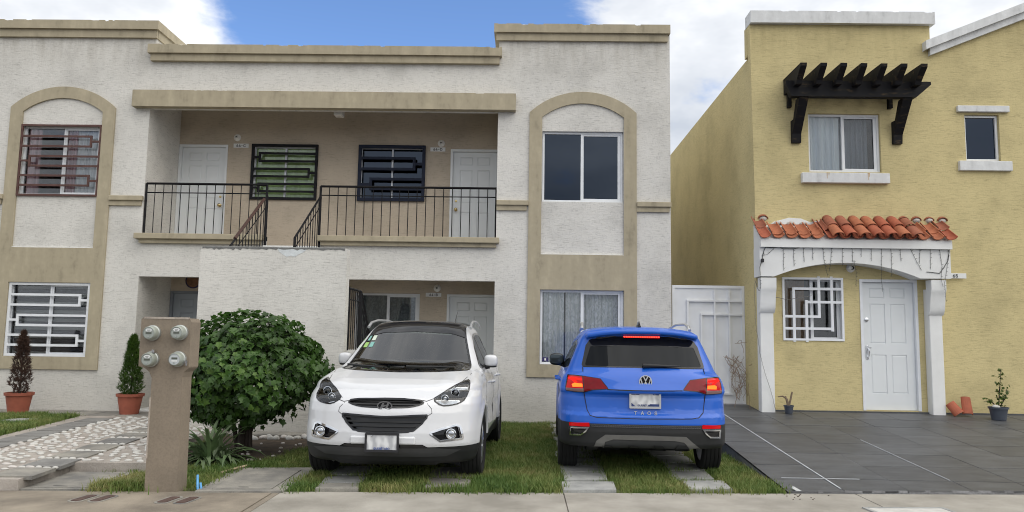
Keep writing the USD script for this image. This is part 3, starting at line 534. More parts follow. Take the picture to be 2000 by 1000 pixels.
part(strip, 'strip', bx(-4.3, -2.3, 11.12, SW-.002, -.05, .05, .01), SLAB2)
part(strip, 'strip', bx(-.50, 2.56, FY-.10, FY-.002, -.05, .035, .01), SLAB2)
# wheel-track slabs
def slabs(name, label, quads, mat, z=.026, sx=None):
    t = thing(name, label, 'paving', (quads[0][0][0], quads[0][0][1], 0), kind='structure')
    for q in quads: part(t, 'paving_slab', flat(sg.Polygon(q).buffer(-.012).buffer(.01), -.03, z), mat[RNG.integers(len(mat))])
    return sg.MultiPolygon([sg.Polygon(q) for q in quads]).buffer(.0)
def track(xa, xb, y0, n, step, skew=.0, seed=0, dx=.0):
    r = random.Random(seed); out = []
    for k in range(n):
        y = y0+step*k; a = r.uniform(-.03, .03); b = r.uniform(-.03, .03)
        out.append([(xa+dx*k+a, y-skew), (xb+dx*k+b, y+skew), (xb+dx*k+b+.02, y+step-.08+skew), (xa+dx*k+a+.01, y+step-.08-skew)])
    return out
PAVE = [slabs('wheel_track', 'left row of grey slabs in the grass under the blue car', track(.42, .90, 7.60, 11, .52, .03, 1, .006), [SLAB, SLAB]),
        slabs('wheel_track', 'right row of grey slabs in the grass under the blue car', track(1.62, 2.05, 7.74, 10, .55, .03, 2, .005), [SLAB, SLAB]),
        slabs('wheel_track', 'left row of cracked slabs in the grass under the white car', [[(-1.95, 7.42), (-1.54, 7.45), (-1.60, 7.72), (-1.97, 7.70)], [(-1.97, 7.74), (-1.60, 7.76), (-1.58, 8.10), (-1.80, 8.14), (-2.0, 8.02)], [(-2.02, 8.18), (-1.60, 8.22), (-1.58, 8.74), (-2.02, 8.7)]]+track(-2.03, -1.6, 8.85, 7, .55, .02, 3), [SLAB2, SLAB]),
        slabs('wheel_track', 'right row of brown slabs in the grass under the white car', [[(-.93, 7.60), (-.53, 7.63), (-.50, 8.05), (-.96, 8.1)], [(-.97, 8.2), (-.49, 8.18), (-.47, 8.78), (-.97, 8.75)]]+track(-.97, -.50, 8.9, 7, .55, .02, 4), [SLAB2])]
hp = sg.Polygon([(-3.02, 7.25), (-2.22, 7.32), (-2.24, 8.64), (-3.12, 8.54)]); hi_ = sg.Polygon([(-2.90, 7.36), (-2.36, 7.41), (-2.38, 8.46), (-3.00, 8.42)])
ht = thing('inspection_hatch', 'square concrete inspection hatch between the meter pillar and the white car', 'hatch', (-2.6, 7.9, 0))
part(ht, 'frame', flat(hp.difference(hi_.buffer(.008)), -.06, .014), SLAB2); part(ht, 'lid', flat(hi_, -.06, .018), SLAB2)
part(ht, 'handle_slot', flat(sa.scale(sg.Point(-2.64, 7.46).buffer(.05), 1, .16), .018, .020), INK)
# the raised path at the left, set with white pebbles
Z1 = .10; T = np.array([-.12, 1.0])
st1 = sg.Polygon([(-6.25, 7.2), (-5.85, 7.2), (-6.55, 12.45), (-7.05, 12.45)]); st2 = sg.Polygon([(-4.96, 7.2), (-4.55, 7.22), (-5.17, 12.2), (-5.57, 12.2)])
plat = sg.Polygon([(-6.32, edge(-6.32)+.004), (-4.64, edge(-4.64)+.004), (-4.74, 8.16), (-3.93, 8.22), (-3.95, 8.9), (-4.15, 9.2), (-4.3, 9.2), (-4.3, SW-.002), (-4.869, SW-.002), (-4.869, FY-.002), (-9.9, FY-.002), (-9.9, 12.5), (-7.15, 12.5)])
path = thing('pebble_path', 'raised path of dark slabs and white pebbles leading to the left doorway', 'path', (-5.3, 10, 0), kind='structure')
part(path, 'bed', flat(plat, -.05, Z1), COBBED)
def along(x_at_72, s): return x_at_72+(s-7.2)*T[0]
for k in range(9):
    y = 7.27+.555*k
    if y+.49 > 12.3: break
    part(path, 'paving_slab', flat(sg.Polygon([(along(-6.24, y), y), (along(-5.83, y), y), (along(-5.83, y+.49), y+.49), (along(-6.24, y+.49), y+.49)]).buffer(-.008), Z1-.02, Z1+.012), DARKSL)
    part(path, 'paving_slab', flat(sg.Polygon([(along(-4.965, y), y), (along(-4.555, y), y+.01), (along(-4.555, y+.48), y+.49), (along(-4.965, y+.48), y+.48)]).buffer(-.008), Z1-.02, Z1+.014), [SLAB2, DARKSL, SLAB2][k % 3])
for k in range(10): part(path, 'paving_slab', flat(sg.box(-9.9+.47*k, 12.62, -9.9+.47*k+.45, 13.37), Z1-.02, Z1+.008), SLAB2)
pts = []
r = random.Random(8); cand = []
for _ in range(9000):
    y = 7.25+5.2*r.random()**1.0; x = r.uniform(-6.4, -3.9); u = x-(y-7.2)*T[0]
    zone = 1 if -5.76 < u < -5.02 else (2 if -4.50 < u and y > 8.25 else (3 if -6.36 < u < -6.29 or (-5.83 < u < -5.77) else 0))
    if not zone or not plat.contains(sg.Point(x, y)) or not plat.buffer(-.03).contains(sg.Point(x, y)): continue
    if any(abs(x-a) < .13 and abs(y-b) < .12 and ((x-a)/.125)**2+((y-b)/.10)**2 < 1 for a, b in cand): continue
    cand.append((x, y))
for k in range(9):                                                  # pebbles in the joints between the dark slabs
    y = 7.27+.555*k-.03
    for j in range(5):
        x = along(-4.93+.085*j, y)
        if y > 7.24: cand.append((x, y))
cand.sort(key=lambda q: q[1]); far = []
for k, (x, y) in enumerate(cand):
    m = pebble(x, y, Z1+.006, r.uniform(.032, .052), r.uniform(.022, .034), r.uniform(.012, .022), r.uniform(-.35, .35))
    if k < 300: part(path, 'pebble', m, STONE_W if r.random() < .8 else STONE_G, True)
    else: far.append(m)
part(path, 'far_pebbles', cat(*far), STONE_W, True, kind='stuff')
hl = thing('inspection_hatch', 'sunken concrete hatch beside the raised pebble path at the left', 'hatch', (-4.4, 7.7, 0))
hq = sg.Polygon([(-4.63, 7.215), (-3.98, 7.265), (-4.05, 8.18), (-4.70, 8.13)])
part(hl, 'frame', flat(hq.difference(hq.buffer(-.055)), -.06, .012), SLAB2); part(hl, 'lid', flat(hq.buffer(-.062), -.06, .016), SLAB2)
part(hl, 'handle_slot', flat(sa.scale(sg.Point(-4.34, 7.36).buffer(.07), 1, .1), .016, .018), INK)
for k in range(16):
    t = k/15; part(hl, 'white_stone', pebble(-3.95+.10*math.sin(k)*.3+t*.12, 7.32+.72*t, .012, r.uniform(.02, .04), r.uniform(.02, .03), .02, r.uniform(0, 3)), STONE_W, True)
LAWN2 = sg.Polygon([(-10, 6.9), (-6.36, 7.1), (-7.2, 12.55), (-10, 12.55)])
solo('lawn', flat(LAWN2, -.19, Z1-.012), TURF, 'small lawn at the far left beside the pebble path', 'lawn', kind='structure')
PAVE.append(slabs('stepping_slabs', 'two pale slabs in the small lawn at the far left', [[(-7.85, 11.3), (-7.42, 11.45), (-7.47, 12.02), (-7.9, 12.0)], [(-8.05, 10.4), (-7.42, 10.55), (-7.45, 11.15), (-8.05, 11.1)]], [SLAB], Z1+.012))
# the sloping drive of dark slate-look tiles
DR0, DR1 = 7.82, 12.78
def dz(y): return .027+.330*(np.asarray(y)-DR0)/(DR1-DR0)
drive = thing('tiled_drive', 'sloping drive of dark grey tiles with pale grout in front of the yellow house', 'driveway', (5, 10, 0), kind='structure')
def sloped(poly, lo, hi):
    m = flat(poly, lo, hi); v = np.array(m.vertices); v[:, 2] += dz(v[:, 1]); return trimesh.Trimesh(v, np.array(m.faces), process=False)
dp = sg.Polygon([(2.60, edge(2.6)+.003), (11.3, edge(11.3)+.003), (11.3, GY-.002), (3.848, GY-.002), (3.848, 13.9), (2.566, 13.9), (2.566, 13.3), (2.60, 13.3)])
part(drive, 'screed', sloped(dp, -.25, -.004), GROUT)
for i in range(14):
    for j in range(-1, 9):
        x0 = 2.52+.652*i; y0 = 7.62+.632*j
        t = sg.box(x0+.004, y0+.006, x0+.648, y0+.626).intersection(dp)
        if t.area < .003 or t.geom_type != 'Polygon': continue
        part(drive, 'tile', sloped(t, -.02, float(RNG.uniform(-.002, .0015))), SLATE[RNG.integers(3)])
GW = plain('white_grout', (.42, .44, .46), .9, .25, 10)
for q, w in ((((3.165, 7.87), (3.165, 12.4)), .008), (((4.469, 8.28), (4.469, 10.4)), .004), (((2.72, 8.262), (3.52, 8.262)), .005)):
    (xa, ya), (xb, yb) = q; part(drive, 'grout_line', sloped(sg.Polygon([(xa-w, ya-w), (xb+w, ya-w), (xb+w, yb+w), (xa-w, yb+w)]), .0, .004), GW)
part(drive, 'tile_edge', cat(*[sloped(sg.box(x, edge(x)+.001, x+.05+.16*((k*7) % 4)/4, edge(x)+.009), -.02, .004) for k, x in enumerate(np.arange(2.9, 9, .27))]), GROUT)
part(drive, 'plinth', bx(3.9, 11.2, GY-.05, GY-.003, .3, .372, .004), SLATE[2], label='dark tile skirting along the foot of the yellow wall')

# grass: blades in tufts, set by the thousand
GRASS = look('grass', {'g': ('geometry', {}), 'n': ('noise_texture', {'scale': 1.1, 'detail': 4., 'roughness': .6}), 'n2': ('noise_texture', {'scale': 14., 'detail': 2.}), 'a': ('math', {'math_type': 'multiply_add', 'value2': .55}),
                       'r': ('rgb_ramp', {'ramp': [(.44, (.052, .105, .024)), (.64, (.098, .165, .038)), (.82, (.18, .225, .065)), (1.0, (.31, .29, .12))]}),
                       'd': ('principled_bsdf', {'roughness': .55, 'specular_ior_level': .3}), 't': ('translucent_bsdf', {}), 'p': ('mix_closure', {'fac': .35})},
             [('g.position', 'n.vector'), ('g.position', 'n2.vector'), ('n2.fac', 'a.value1'), ('n.fac', 'a.value3'), ('a.value', 'r.fac'), ('r.color', 'd.base_color'), ('r.color', 't.color'), ('d.BSDF', 'p.closure1'), ('t.BSDF', 'p.closure2')], 'p.closure')
def tuft(seed, n=22, h=(.03, .075), spread=.045, w=.0035):
    r = np.random.default_rng(seed); V, F = [], []
    for _ in range(n):
        a, hh = r.uniform(0, 6.28), r.uniform(*h); b = r.uniform(0, 6.28); x, y = r.normal(0, spread, 2); lean = r.uniform(.15, .9)*hh; c, s = math.cos(a), math.sin(a); k = len(V)
        V += [(x-s*w, y+c*w, -.01), (x+s*w, y-c*w, -.01), (x+c*lean*.35-s*w*.8, y+s*lean*.35+c*w*.8, hh*.62), (x+c*lean*.35+s*w*.8, y+s*lean*.35-c*w*.8, hh*.62), (x+c*lean, y+s*lean, hh)]
        F += [(k, k+1, k+3), (k, k+3, k+2), (k+2, k+3, k+4)]
    return trimesh.Trimesh(np.array(V), np.array(F), process=False)
def lawn_grass(name, label, area, density, seed, z=-.012, tall=1.0):
    r = np.random.default_rng(seed); b = area.bounds; n = int((b[2]-b[0])*(b[3]-b[1])*density)
    P = np.c_[r.uniform(b[0], b[2], n), r.uniform(b[1], b[3], n)]
    P = P[shapely.contains_xy(area, P[:, 0], P[:, 1])]; n = len(P)
    path = numbered('/World', name); pi = UsdGeom.PointInstancer.Define(stage, path); tag(pi.GetPrim(), label, 'grass', None, 'stuff'); rel = pi.CreatePrototypesRel()
    for k in range(8):
        put(f'{path}/tuft_{k:03d}', tuft(seed*50+k), GRASS); rel.AddTarget(f'{path}/tuft_{k:03d}')
    ang = r.uniform(0, 2*np.pi, n); sc = r.uniform(.65, 1.25, n)*tall*(.75+.6*meshkit.noise(np.c_[P*1.3, np.zeros(n)], seed))
    pi.CreateProtoIndicesAttr(Vt.IntArray.FromNumpy(r.integers(0, 8, n).astype(np.int32)))
    pi.CreatePositionsAttr(Vt.Vec3fArray.FromNumpy(np.c_[P, np.full(n, z)].astype(np.float32)))
    pi.CreateOrientationsAttr(Vt.QuathArray([Gf.Quath(float(math.cos(a/2)), 0, 0, float(math.sin(a/2))) for a in ang]))
    pi.CreateScalesAttr(Vt.Vec3fArray.FromNumpy(np.c_[sc, sc, sc].astype(np.float32)))
solid = unary_union([p.buffer(.03) for p in PAVE]+[hp, BED.buffer(-.05), plat, hq, sg.box(-3.55, 7.2, -3.1, 7.5)])
lawn_grass('lawn_grass', 'green grass of the front lawn around the two parked cars', LAWN.difference(solid).difference(sg.box(-1.9, 9.6, -.9, 12.2)).difference(sg.box(.95, 9.8, 1.6, 12.6)), 420, 4)
lawn_grass('lawn_grass', 'green grass of the small lawn at the far left', LAWN2.difference(PAVE[-1]).intersection(sg.box(-10, 8.5, -6, 12.6)), 380, 6, Z1-.012)
lawn_grass('grass_tuft', 'bright tuft of grass at the left foot of the meter pillar', sg.Polygon([(-3.98, 7.26), (-3.52, 7.3), (-3.5, 7.6), (-3.62, 7.95), (-3.85, 7.9)]), 900, 9, -.0, 1.25)
# ================================================================== railings
def rail_panel(t, p0, p1, h, post0=True, post1=True, step=.158, second=.82, m=BLACKM):
    """Flat iron railing from p0 to p1 (feet of the end posts), rail height h."""
    p0, p1 = np.array(p0, float), np.array(p1, float); L = np.linalg.norm((p1-p0)[:2]); d = (p1-p0)/L; u = np.array([0, 0, 1.0])
    def bar(a, b , w): 
        a, b = np.array(a), np.array(b); return tube([a, b], w, 4)
    part(t, 'top_rail', bar(p0+u*h, p1+u*h, .021), m); part(t, 'mid_rail', bar(p0+u*h*second, p1+u*h*second, .010), m)
    if post0: part(t, 'post', bar(p0, p0+u*h, .022), m)
    if post1: part(t, 'post', bar(p1, p1+u*h, .022), m)
    n = max(int(round(L/step)), 2)
    for k in range(1, n):
        q = p0+(p1-p0)*k/n; part(t, 'baluster', bar(q, q+u*h, .0078), m)
    return t
ry = FY+.02
t = thing('balcony_railing', 'black iron railing of the left balcony, in front of door 64-C', 'railing', (-5.7, ry, 3.2)); rail_panel(t, (-6.765, ry, 3.203), (-4.60, ry, 3.203), .91, step=.158)
t = thing('balcony_railing', 'black iron railing of the right balcony, in front of door 64-D', 'railing', (-2.1, ry, 3.2)); rail_panel(t, (-3.64, ry, 3.203), (-.51, ry, 3.203), .895, step=.158)
t = thing('stair_railing', 'sloping stair railing with rusty handrail left of the stair opening', 'railing', (-4.57, 12.5, 2))
RUST = plain('rusted_handrail', (.060, .028, .022), .6, .35, 12)
rail_panel(t, (-4.57, 13.36, 2.90), (-4.57, 11.75, 1.80), 1.0, step=.135); part(t, 'handrail', tube([(-4.57, 13.2, 3.815), (-4.57, 11.95, 2.961)], .031, 4), RUST, label='rust-brown stretch of handrail')
t = thing('stair_railing', 'sloping black stair railing right of the stair opening', 'railing', (-3.62, 12.6, 2))
rail_panel(t, (-3.62, 13.36, 2.92), (-3.62, 11.95, 2.0), .985, step=.135)
t = thing('stair_railing', 'dark stair railing behind the white car, right of the stair wall', 'railing', (-2.67, 12.4, 1.2))
rail_panel(t, (-2.67, 11.63, 1.24), (-2.67, 12.55, 1.24), .945, step=.13); rail_panel(t, (-2.67, 12.55, 1.24), (-2.67, 13.30, .58), .945, post0=False, step=.13)
# ================================================================== number plates and wall lamps
def plate(text, x0, x1, z0, z1, y, label):
    t = thing('number_plate', label, 'number plate', ((x0+x1)/2, y, z0)); part(t, 'plate', bx(x0, x1, y-.010, y-.001, z0, z1, .003), SIGNW)
    h = (z1-z0)*.62; part(t, 'lettering', letters(text, h, (x0+x1)/2, y-.011, (z0+z1)/2-h/2), INK)
plate('64-C', -5.722, -5.425, 5.085, 5.168, BY, 'white plate reading 64-C on the upper recessed wall'); plate('64-D', -1.862, -1.567, 5.056, 5.137, BY, 'white plate reading 64-D on the upper recessed wall')
plate('64-B', -1.874, -1.576, 2.224, 2.298, BY, 'white plate reading 64-B on the lower recessed wall'); plate('65', 6.905, 7.265, 2.55, 2.635, 12.70, 'white plate reading 65 on the yellow wall by the porch')
def lamp(x, z, y, label, bulb=False):
    t = thing('wall_lamp', label, 'lamp', (x, y, z)); part(t, 'base', lathe([(0, 0), (.070, 0), (.070, .012), (.055, .028), (.03, .045), (0, .045)], 18, 'y', (x, y, z)), PORC, 40)
    part(t, 'socket', lathe([(0, .04), (.026, .04), (.03, .085), (.022, .09), (.016, .07), (0, .07)], 14, 'y', (x, y, z)), PORC if not bulb else INK, 40)
    if bulb: part(t, 'bulb', turned(lathe([(.018, .0), (.022, .02), (.032, .05), (.03, .075), (.015, .09), (0, .093)], 14, 'y', (x, y-.06, z)), -.9, (0, 0, 1), (x, y-.06, z)), SIGNW, 60)
    else: part(t, 'socket_hole', lathe([(0, .072), (.015, .0725)], 12, 'y', (x, y, z)), INK)
lamp(-5.655, 5.286, BY, 'bare lamp socket above plate 64-C'); lamp(-1.65, 5.215, BY, 'bare lamp socket above plate 64-D'); lamp(-1.658, 2.388, BY, 'bare lamp socket above plate 64-B')
lx, lz = XZ(1661, 524, GY); lamp(lx, lz, GY, 'porch lamp with bulb on the yellow wall under the arch', True)
ox, oz = XZ(376, 548, BY-.05); orn = thing('wall_ornament', 'round dark wall ornament above the lower left door', 'ornament', (ox, BY, oz))
part(orn, 'disc', lathe([(0, .0), (.13, 0), (.13, .02), (.10, .03), (.07, .02), (0, .035)], 24, 'y', (ox, BY, oz)), plain('ornament_ochre', (.20, .10, .05), .6, .4, 20), 40); part(orn, 'rim', lathe([(.125, 0), (.15, .0), (.15, .025), (.125, .025)], 24, 'y', (ox, BY, oz)), plain('ornament_blue', (.03, .02, .07), .5))
# ================================================================== gate between the houses
gx0, gx1, gz0, gz1, gy = 2.59, 3.846, .345, 2.43, 13.45
g = thing('side_gate', 'white sheet-metal gate between the white and yellow houses', 'gate', (3.2, gy, .33))
part(g, 'gate_frame', ext(rect(gx0, gx1, gz0, gz1).difference(rect(gx0+.05, gx1-.05, gz0+.05, gz1-.05)), gy, gy+.05), GATEW); part(g, 'sheet', bx(gx0+.03, gx1-.03, gy+.02, gy+.03, gz0+.04, gz1-.04), GATEW)
def G_(px, py): return XZ(px, py, gy)
for a, b, w in (((1393, 566), (1400, 770), .03), ((1421, 566), (1429, 770), .03), ((1341, 586), (1456, 590), .03), ((1368, 612), (1456, 617), .03), ((1341, 586), (1346, 700), .03), ((1368, 612), (1372, 700), .03), ((1401, 741), (1402, 742), .02), ((1395, 769), (1431, 769), .03)):
    (xa, za), (xb, zb) = G_(*a), G_(*b)
    if abs(xa-xb) < abs(za-zb): xm = (xa+xb)/2; part(g, 'strip', bx(xm-w/2, xm+w/2, gy-.020, gy+.0195, za, zb), GATEW)
    else: zm = (za+zb)/2; part(g, 'strip', bx(xa, min(xb, gx1-.05), gy-.023, gy+.0195, zm-w/2, zm+w/2), GATEW)
part(g, 'bottom_rail', bx(gx0+.05, gx1-.05, gy-.012, gy+.03, gz0+.0, gz0+.045), plain('rust_streak', (.42, .33, .24), .7, .5, 9)); part(g, 'threshold', bx(gx0, gx1, gy-.06, gy+.1, gz0-.08, gz0-.003), SLAB2)
# dry wire tangle on the gate
WIRE = plain('dry_wire', (.26, .17, .11), .8, .3, 20); WIREG = plain('grey_wire', (.16, .15, .14), .7, .2, 20)
r = random.Random(12); tw = thing('wire_tangle', 'tangle of dry brown wire hanging on the white gate', 'wire', (3.65, gy, 1))
def strand(p, n=14, amp=.03, seed=0, rad=.003):
    q = np.array(p, float); tt = np.linspace(0, len(q)-1, n*(len(q)-1)+1); v = np.c_[[np.interp(tt, np.arange(len(q)), q[:, k]) for k in range(3)]].T
    nn = np.random.default_rng(seed).standard_normal((len(v)+4, 3)); nn = (nn[:-4]+nn[1:-3]+nn[2:-2]+nn[3:-1]+nn[4:])/5; v = v+amp*nn*(1, .5, 1); return tube(v, rad, 4)
for k in range(14):
    P = [(1418+r.uniform(-3, 34), 692+r.uniform(0, 6)), (1430+r.uniform(-5, 28), 715+r.uniform(-6, 14)), (1436+r.uniform(-8, 24), 742+r.uniform(-10, 12)), (1448+r.uniform(-12, 12), 766+r.uniform(-12, 20))]
    part(tw, 'strand', strand([atY(a, b, gy-.06-r.uniform(0, .08)) for a, b in P], 10, .05, k, .0032), WIRE)
for k, P in enumerate(([(1440, 668), (1448, 664), (1452, 690)], [(1436, 670), (1460, 670)], [(1462, 715), (1487, 706), (1503, 758), (1475, 760)], [(1440, 760), (1437, 800), (1466, 803)], [(1462, 750), (1466, 802)])):
    part(tw, 'strand', strand([atY(a, b, gy-.15-.1*k) for a, b in P], 10, .02, 50+k, .0035), WIRE)
cb = thing('cable', 'thin grey cable sagging from the porch corner to the barred window', 'cable', (4, 12.5, 2)); part(cb, 'wire', strand([atY(a, b, 12.52) for a, b in ((1474, 548), (1481, 566), (1512, 580), (1540, 585), (1572, 580), (1584, 578))], 8, .008, 4, .0045), WIREG)
part(cb, 'wire', strand([atY(a, b, 12.54) for a, b in ((1473, 552), (1476, 620), (1484, 690), (1500, 745), (1514, 800))], 10, .01, 5, .003), WIREG)
# ================================================================== pergola over the upper window of the yellow house
WOOD = look('charred_wood', {'g': ('geometry', {}), 'm': ('mapping', {'scale': (2.5, 9, 9)}), 'n': ('noise_texture', {'scale': 1.7, 'detail': 6., 'roughness': .6}), 'r': ('rgb_ramp', {'ramp': [(.52, (.007, .007, .009)), (.60, (.012, .011, .010)), (.67, (.055, .038, .022)), (.75, (.09, .06, .035))]}),
            'b': ('bump', {'strength': .3, 'distance': .01}), 'p': ('principled_bsdf', {'roughness': .65, 'specular_ior_level': .2})},
            [('g.position', 'm.vector'), ('m.vector', 'n.vector'), ('n.fac', 'r.fac'), ('r.color', 'p.base_color'), ('n.fac', 'b.height'), ('b.normal', 'p.normal')])
pg = thing('window_pergola', 'black wooden pergola on brackets over the upper window of the yellow house', 'pergola', (5.3, 12.4, 5.5))
yb = 12.28
(bl, zt1), (br, _) = XZ(1535, 157, yb), XZ(1818, 157, yb); _, zb1 = XZ(1700, 189, yb); bl2, br2 = XZ(1546, 188, yb)[0], XZ(1790, 190, yb)[0]
part(pg, 'beam', ext(sg.Polygon([(bl, zt1), (br, zt1), (br, zt1-.05), (br2, zb1), (bl2, zb1), (bl, zt1-.05)]), yb, yb+.12), WOOD)
part(pg, 'ledger', bx(bl+.12, br-.2, GY-.10, GY-.001, XZ(1640, 182, 12.65)[1], XZ(1640, 163, 12.65)[1]), WOOD)
for k in range(7):
    x = XZ(1570+39.3*k, 122, 11.92)[0]; zt2 = XZ(1570, 122, 11.92)[1]
    m = trimesh.creation.extrude_polygon(sg.Polygon([(11.92, zt2), (11.93, zt2-.05), (12.12, zt1-.04), (12.14, zt1-.10), (GY-.002, zt1-.10), (GY-.002, zt2)]), .10, engine='earcut'); v = np.array(m.vertices)
    part(pg, 'rafter', trimesh.Trimesh(np.c_[x-.05+v[:, 2], v[:, 0], v[:, 1]], np.array(m.faces), process=False), WOOD)
for x0, x1 in ((4.47, 4.62), (6.16, 6.31)):
    m = trimesh.creation.extrude_polygon(sg.Polygon([(GY-.001, 4.80), (GY-.06, 4.80), (GY-.075, 4.95), (yb+.03, zb1-.02), (yb+.03, zb1+.0), (yb+.20, zb1), (GY-.10, 5.12), (GY-.10, 5.18), (GY-.001, 5.18)]), x1-x0, engine='earcut'); v = np.array(m.vertices)
    part(pg, 'bracket', trimesh.Trimesh(np.c_[x0+v[:, 2], v[:, 0], v[:, 1]], np.array(m.faces), process=False), WOOD)
    part(pg, 'wall_block', bx(x0-.06, x0-.002, GY-.09, GY-.001, XZ(1640, 211, 12.7)[1], XZ(1640, 186, 12.7)[1]), WOOD)
# ================================================================== string lights on the porch
sl = thing('string_lights', 'dark icicle string lights draped along the white porch arch', 'string lights', (5.2, CY, 2.9)); WG = plain('light_wire', (.05, .055, .05), .5, .2, 20); sy = CY-.008
def SP(px, py): return atY(px, py, sy)
part(sl, 'main_wire', tube([SP(*q) for q in ((1485, 537), (1484, 522), (1488, 508), (1492, 490), (1495, 483), (1505, 484), (1522, 483), (1530, 486), (1550, 486), (1568, 482), (1590, 483), (1607, 484), (1624, 482), (1650, 483), (1690, 484), (1720, 484), (1750, 484), (1775, 485), (1800, 487), (1830, 486), (1855, 486), (1852, 508), (1844, 522), (1835, 534), (1822, 532), (1810, 531))], .0055, 5), WG)
strands = [((1530, 486), (1531, 528)), ((1550, 486), (1551, 520)), ((1569, 483), (1571, 512)), ((1587, 483), (1588, 508)), ((1607, 484), (1609, 505), (1613, 525), (1617, 540)), ((1624, 482), (1623, 505), (1620, 530)), ((1645, 483), (1646, 520)), ((1664, 483), (1666, 512)), ((1682, 484), (1682, 502)), ((1702, 484), (1702, 510)), ((1722, 484), (1722, 548), (1724, 570)), ((1740, 485), (1742, 520), (1741, 540)), ((1758, 485), (1760, 510)),
           ((1778, 486), (1790, 510), (1800, 528)), ((1797, 486), (1796, 515)), ((1817, 486), (1818, 526)), ((1835, 486), (1840, 520), (1838, 545), (1842, 560)), ((1853, 488), (1850, 520), (1845, 555), (1848, 590)), ((1485, 537), (1484, 545), (1486, 565)), ((1495, 484), (1488, 500), (1500, 496), (1512, 485)), ((1668, 508), (1672, 530), (1672, 560))]
r = random.Random(2)
for k, P in enumerate(strands):
    q = [SP(*a) for a in P]; ms = [tube(np.array(q), .0028, 4)]
    for i in range(len(q)-1):
        n = max(int(np.linalg.norm(q[i+1]-q[i])/.055), 1)
        for j in range(n):
            c = q[i]+(q[i+1]-q[i])*(j+.5)/n; d = r.choice((-1, 1)); ms.append(tube([c, c+np.array([d*.02, -.012, .008+r.uniform(-.01, .01)])], [.0035, .002], 4))
    part(sl, 'light_strand', cat(*ms), WG)
part(sl, 'plug', bx(*(lambda p: (p[0]-.022, p[0]+.022, sy-.04, sy, p[2]-.03, p[2]+.03, .008))(SP(1488.5, 509))), INK)
# ================================================================== meter pillar and four meters
PIL = grit('painted_pillar', (.275, .226, .172), (.20, .166, .128), 2.4, 60., .18, .88, lo=.3, hi=.75)
py0 = 7.26; mp = thing('meter_pillar', 'tan concrete pillar with a broad head carrying four electric meters', 'pillar', (-3.3, py0, 0))
body = sg.Polygon([(-3.495, -.1), (-3.11, -.1), (-3.125, 1.06), (-3.10, 1.11), (-3.06, 1.165), (-3.125+.0, 1.17), (-3.12, 1.60), (-3.145, 1.605), (-3.60, 1.61), (-3.625, 1.595), (-3.63, 1.16), (-3.57, 1.145), (-3.52, 1.10), (-3.49, 1.05)])
body = sg.Polygon([(-3.495, -.1), (-3.19, -.1), (-3.205, 1.05), (-3.19, 1.10), (-3.15, 1.14), (-3.147, 1.15), (-3.147, 1.57), (-3.165, 1.605), (-3.60, 1.612), (-3.625, 1.59), (-3.625, 1.15), (-3.57, 1.135), (-3.52, 1.10), (-3.492, 1.04)])
part(mp, 'column', ext(body, py0, py0+.21), PIL)
part(mp, 'chipped_edge', cat(bx(-3.60, -3.17, py0-.003, py0+.012, 1.596, 1.615), bx(-3.50, -3.485, py0-.002, py0+.015, .3, .86)), plain('bare_cement', (.38, .33, .28), .95, .25, 25, bump=.4))
MGL = plain('meter_cover', (.31, .335, .295), .18, .06, 12); MRING = plain('meter_ring', (.42, .44, .42), .35, .1, 12, metallic=.6); MDARK = plain('meter_display', (.10, .11, .09), .3, .1, 30); MFACE = plain('meter_face', (.34, .37, .34), .4, .08, 20); MFACE2 = plain('meter_face_light', (.52, .55, .56), .35, .05, 20)
mets = [(-3.500, 1.463, 'upper left electric meter on the tan pillar', 0), (-3.240, 1.470, 'upper right electric meter on the tan pillar', 0), (-3.500, 1.217, 'lower left electric meter, with a steel seal tab, on the tan pillar', 1), (-3.243, 1.222, 'lower right electric meter, clear-fronted with a clamp ring, on the tan pillar', 2)]
for x, z, lab, kind in mets:
    D, S = .105, .74; t = thing('electric_meter', lab, 'electric meter', (x, py0, z)); c = (x, py0, z)
    part(t, 'base_ring', lathe([(S*a_, h_) for a_, h_ in [(0, 0), (.098, 0), (.098, .03), (.088, .034)]], 32, 'y', c), MRING, 40)
    part(t, 'cover', lathe([(S*a_, h_) for a_, h_ in [(.088, .03), (.086, D-.03), (.082, D-.012), (.072, D), (.070, D)]], 32, 'y', c), MGL, 40)
    part(t, 'face', lathe([(S*a_, h_) for a_, h_ in [(0, D-.006), (.0705, D-.006)]], 32, 'y', c), MFACE2 if kind == 2 else MFACE); yf = py0-D+.006
    part(t, 'display', bx(c[0]-.027, c[0]+.027, yf-.004, yf, z-.010+.010*(kind == 2), z+.007+.011*(kind == 2)), MDARK)
    if kind == 2: part(t, 'name_label', bx(c[0]-.026, c[0]+.026, yf-.003, yf, z-.022, z-.006), SIGNW); part(t, 'clamp', cat(bx(c[0]+.06, c[0]+.092, py0-.05, py0-.03, z-.03, z-.01), bx(c[0]+.08, c[0]+.094, py0-.045, py0-.035, z-.06, z-.028)), CHROME)
    else: part(t, 'name_label', ext(sg.Polygon([(c[0]-.034, z+.026), (c[0]-.015, z+.010), (c[0]+.015, z+.010), (c[0]+.034, z+.026), (c[0]+.018, z+.040), (c[0]-.018, z+.040)]), yf-.003, yf), SIGNW); part(t, 'print_line', cat(bx(c[0]-.015, c[0]+.015, yf-.005, yf-.003, z+.024, z+.028), bx(c[0]-.011, c[0]+.011, yf-.005, yf-.003, z+.015, z+.018)), MDARK)
    part(t, 'seal_button', lathe([(S*a_, h_) for a_, h_ in [(0, D), (.012, D), (.012, D+.004), (0, D+.004)]], 14, 'y', (c[0], py0, z-.034)), MRING)
    if kind == 1: part(t, 'seal_tab', bx(c[0]+.02, c[0]+.045, py0-.06, py0-.02, z+.062, z+.09), CHROME)
